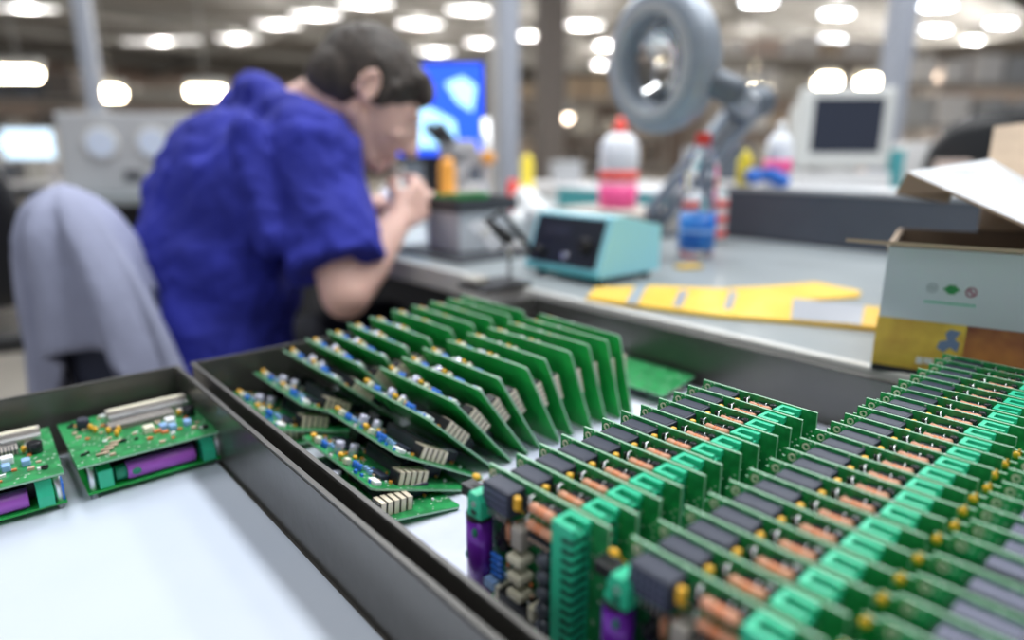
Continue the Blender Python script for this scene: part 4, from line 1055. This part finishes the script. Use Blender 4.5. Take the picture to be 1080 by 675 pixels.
# hanging warm lamps over far benches
def hang(x,y,d,r,m,label,tubular=0):
    p=atd(x,y,d); t=thing('hanging_lamp',label,'lamp',(p.x,p.y,p.z),math.radians(3),'warm hanging lamps over the far benches')
    if tubular:
        q=MB(); q.box(-tubular/2,tubular/2,-.06,.06,-.0,.10,0,None,.02); q.build('reflector',M_['fixture'],t)
        q=MB(); q.cyl((-tubular/2+.03,-.02,-.03),(tubular/2-.03,-.02,-.03),r,n=12,ch=.01); q.build('tube',m,t)
    else:
        q=MB(); q.lathe([(r*1.5,0),(r*1.1,.10),(.04,.16)],None,16,0,True,False); q.build('reflector',M_['fixture'],t)
        q=MB(); q.ball((0,0,-.02),r,r,r*.9,n=14,m=10); q.build('bulb',m,t)
    q=MB(); q.cyl((0,0,.10),(0,0,4.6-p.z),.008,n=5); q.build('cord',M_['fixture'],t)
hang(20,74,6,.06,M_['lampwarm'],'warm tube lamp at the left edge, brightest on that side',.42)
hang(115,95,7,.07,M_['lampwarm'],'warm lamp above the left dial of the cabinet',.34)
hang(218,94,7,.06,M_['lampwarm'],'warm lamp just left of the blue collar',.42)
hang(532,94,8,.055,M_['lampwarmdim'],'small round warm lamp right of the blue screen')
hang(598,122,8,.06,M_['lampwarmdim'],'round warm lamp left of the magnifier ring')
hang(794,94,7,.13,M_['lampwarm'],'large round warm lamp right of the magnifier arm')
hang(681,68,9,.09,M_['lampwarm'],'warm lamp seen through the magnifier lens')
hang(872,84,7,.08,M_['lampwarm'],'oval warm lamp above the old monitor',.26)
hang(918,84,7,.07,M_['lampwarm'],'warm lamp at the top right corner of the old monitor',.30)
hang(975,79,8,.10,M_['lampwarmdim'],'dim round warm lamp right of the right-hand post')

# ================================================================ POSTS AND COLUMNS
def post(name,label,x,y,d,w,m,h=4.6):
    p=atd(x,y,d); q=MB(); q.box(-w/2,w/2,-w/2,w/2,0,h,0,None,.006); q.box(-w*.9,w*.9,-w*.9,w*.9,0,.02,0)
    tag(q.build(name,m,None,(p.x,p.y,0),.3),label,'post')
post('steel_post','slim pale steel post at the left behind the dial cabinet',94,60,4.6,.10,M_['column'])
post('steel_post','pale steel post right of the blue screen',536,80,3.6,.10,M_['column'])
post('steel_post','thin steel post just left of the post by the blue screen',520,80,4.2,.04,M_['rackgrey'])
post('steel_post','pale steel post behind the old monitor',946,60,3.9,.12,M_['column'])
post('brown_column','dark brown column left of the magnifier lamp',580,80,7.5,.28,M_['columnbrown'])
# ================================================================ FAR BENCHES, RACKS, BOXES
def rack(label,x,d,w,h,z0,seed,ms):
    p=atd(x,150,d); t=thing('storage_rack',label,'rack',(p.x,p.y,0),math.radians(5))
    for sx in (-w/2,w/2):
        q=MB(); q.box(sx-.02,sx+.02,-.02,.02,0,h); q.box(sx-.02,sx+.02,.48,.52,0,h); q.build('upright',M_['rackgrey'],t)
    zs=[.3+ k*.5 for k in range(int((h-.3)/.5)+1)]
    for z in zs:
        q=MB(); q.box(-w/2,w/2,-.02,.52,z-.03,z); q.build('shelf',M_['rackgrey'],t)
    rr=random.Random(seed)
    for zi,z in enumerate(zs):
        x_=-w/2+.08; ci=0
        while x_<w/2-.3:
            bw=rr.uniform(.22,.4); bh=rr.uniform(.18,.36); mk=rr.choice(ms)
            q=MB(); q.box(0,bw,.02,.42,0,bh,0,None,.01)
            o=q.build('storage_box',M_[mk],None,t.location+Matrix.Rotation(math.radians(5),3,'Z')@Vector((x_,0,z)),math.radians(5))
            nmz={'boxpink':'pinkish','boxtan':'tan','boxwhite':'whitish','beige':'beige','columnbrown':'dark brown','palepanel':'pale grey','greydark':'blue-grey'}[mk]
            shelf=['lowest','second','third','fourth','fifth'][zi]; ci+=1
            tag(o,'%s box, %s from left on %s shelf, %s'%(nmz,['','first','second','third','fourth','fifth','sixth','seventh','eighth','ninth'][ci],shelf,label),'box','boxes on the '+label)
            x_+=bw+rr.uniform(.02,.18)
rack('rack far behind the old monitor',860,9.5,3.0,2.4,0,1,['boxpink','boxtan','boxwhite','beige','boxwhite'])
rack('rack far behind the black chair',1040,8.0,2.4,2.2,0,2,['boxpink','boxwhite','beige','boxwhite','palepanel'])
rack('rack far behind the pink-bottomed bottle',620,10.5,2.6,2.0,0,3,['boxtan','boxpink','beige','columnbrown'])
rack('rack far behind the dial cabinet',170,11.0,3.6,2.1,0,4,['columnbrown','beige','columnbrown','boxpink'])
rack('rack at the far left',20,10.0,2.4,1.9,0,5,['greydark','columnbrown','beige'])
for i,(x,d,w,lab) in enumerate(((560,5.0,2.2,'white-topped workbench beyond the steel posts'),(900,5.5,3.0,'white-topped workbench far behind the old monitor'),(60,5.6,2.6,'white-topped workbench carrying the far left monitors'))):
    p=atd(x,170,d); t=thing('workbench',lab,'workbench',(p.x,p.y,0),math.radians(6))
    q=MB(); q.box(-w/2,w/2,-.4,.4,.71,.75,0,None,.004); q.build('bench_top',M_['boxwhite'],t)
    for sx in (-w/2+.05,w/2-.05):
        q=MB(); q.box(sx-.03,sx+.03,-.35,.35,0,.71); q.build('leg',M_['rackgrey'],t)
    rr=random.Random(i+20); x_=-w/2+.1; ci=0
    while x_<w/2-.35:
        bw=rr.uniform(.12,.32); bh=rr.uniform(.12,.34); mk=rr.choice(['boxwhite','beige','palepanel','boxpink','greydark'])
        q=MB(); q.box(0,bw,-.1,.15,0,bh,0,None,.008); q.box(.02,bw-.02,-.104,-.1,.03,bh-.03,1)
        nmz={'boxpink':'pinkish','boxwhite':'white','beige':'beige','palepanel':'pale grey','greydark':'blue-grey'}[mk]
        tag(q.build('instrument_box',[M_[mk],M_['lampdark' if rr.random()<.4 else mk]],None,t.location+Vector((x_,-.02,.75)),math.radians(6)),'%s instrument, %s from the left on the %s'%(nmz,['first','second','third','fourth','fifth','sixth','seventh','eighth','ninth','tenth','eleventh'][ci],lab),'instrument','instruments on the '+lab)
        x_+=bw+rr.uniform(.03,.2); ci+=1
# small bright things on the bench behind the crate (orange bottle, yellow lids)
for (x,y,d,r,h,m,nm,lab) in ((472,190,1.75,.022,.12,'orange','flux_bottle','small orange bottle left of the microscope'),(556,180,2.1,.020,.10,'yel2','yellow_jar','small yellow jar behind the grey crate, right of the microscope'),(541,200,1.9,.016,.06,'red','red_lid_jar','small red jar behind the plastic bag')):
    p=atd(x,y,d); q=MB(); q.lathe([(r*.9,0),(r,.004),(r,h*.7),(r*.5,h*.85),(r*.45,h)],None,16); 
    zt=p.z; base=BZ
    if zt-h*.5>BZ+.02:
        hh=zt+h*.5-BZ; q=MB(); q.lathe([(r*1.3,0),(r*1.3,hh-h),(r,hh-h*.95),(r,hh-h*.2),(r*.5,hh)],None,16)
    tag(q.build(nm,M_[m],None,(p.x,p.y,BZ)),lab,'bottle' if 'bottle' in nm else 'jar')

for o in bpy.data.objects:
    if o.parent and o.name.split('.')[0] in ('small_components','solder_pins','black_diodes','diodes','blue_resistors'): o['kind']='stuff'
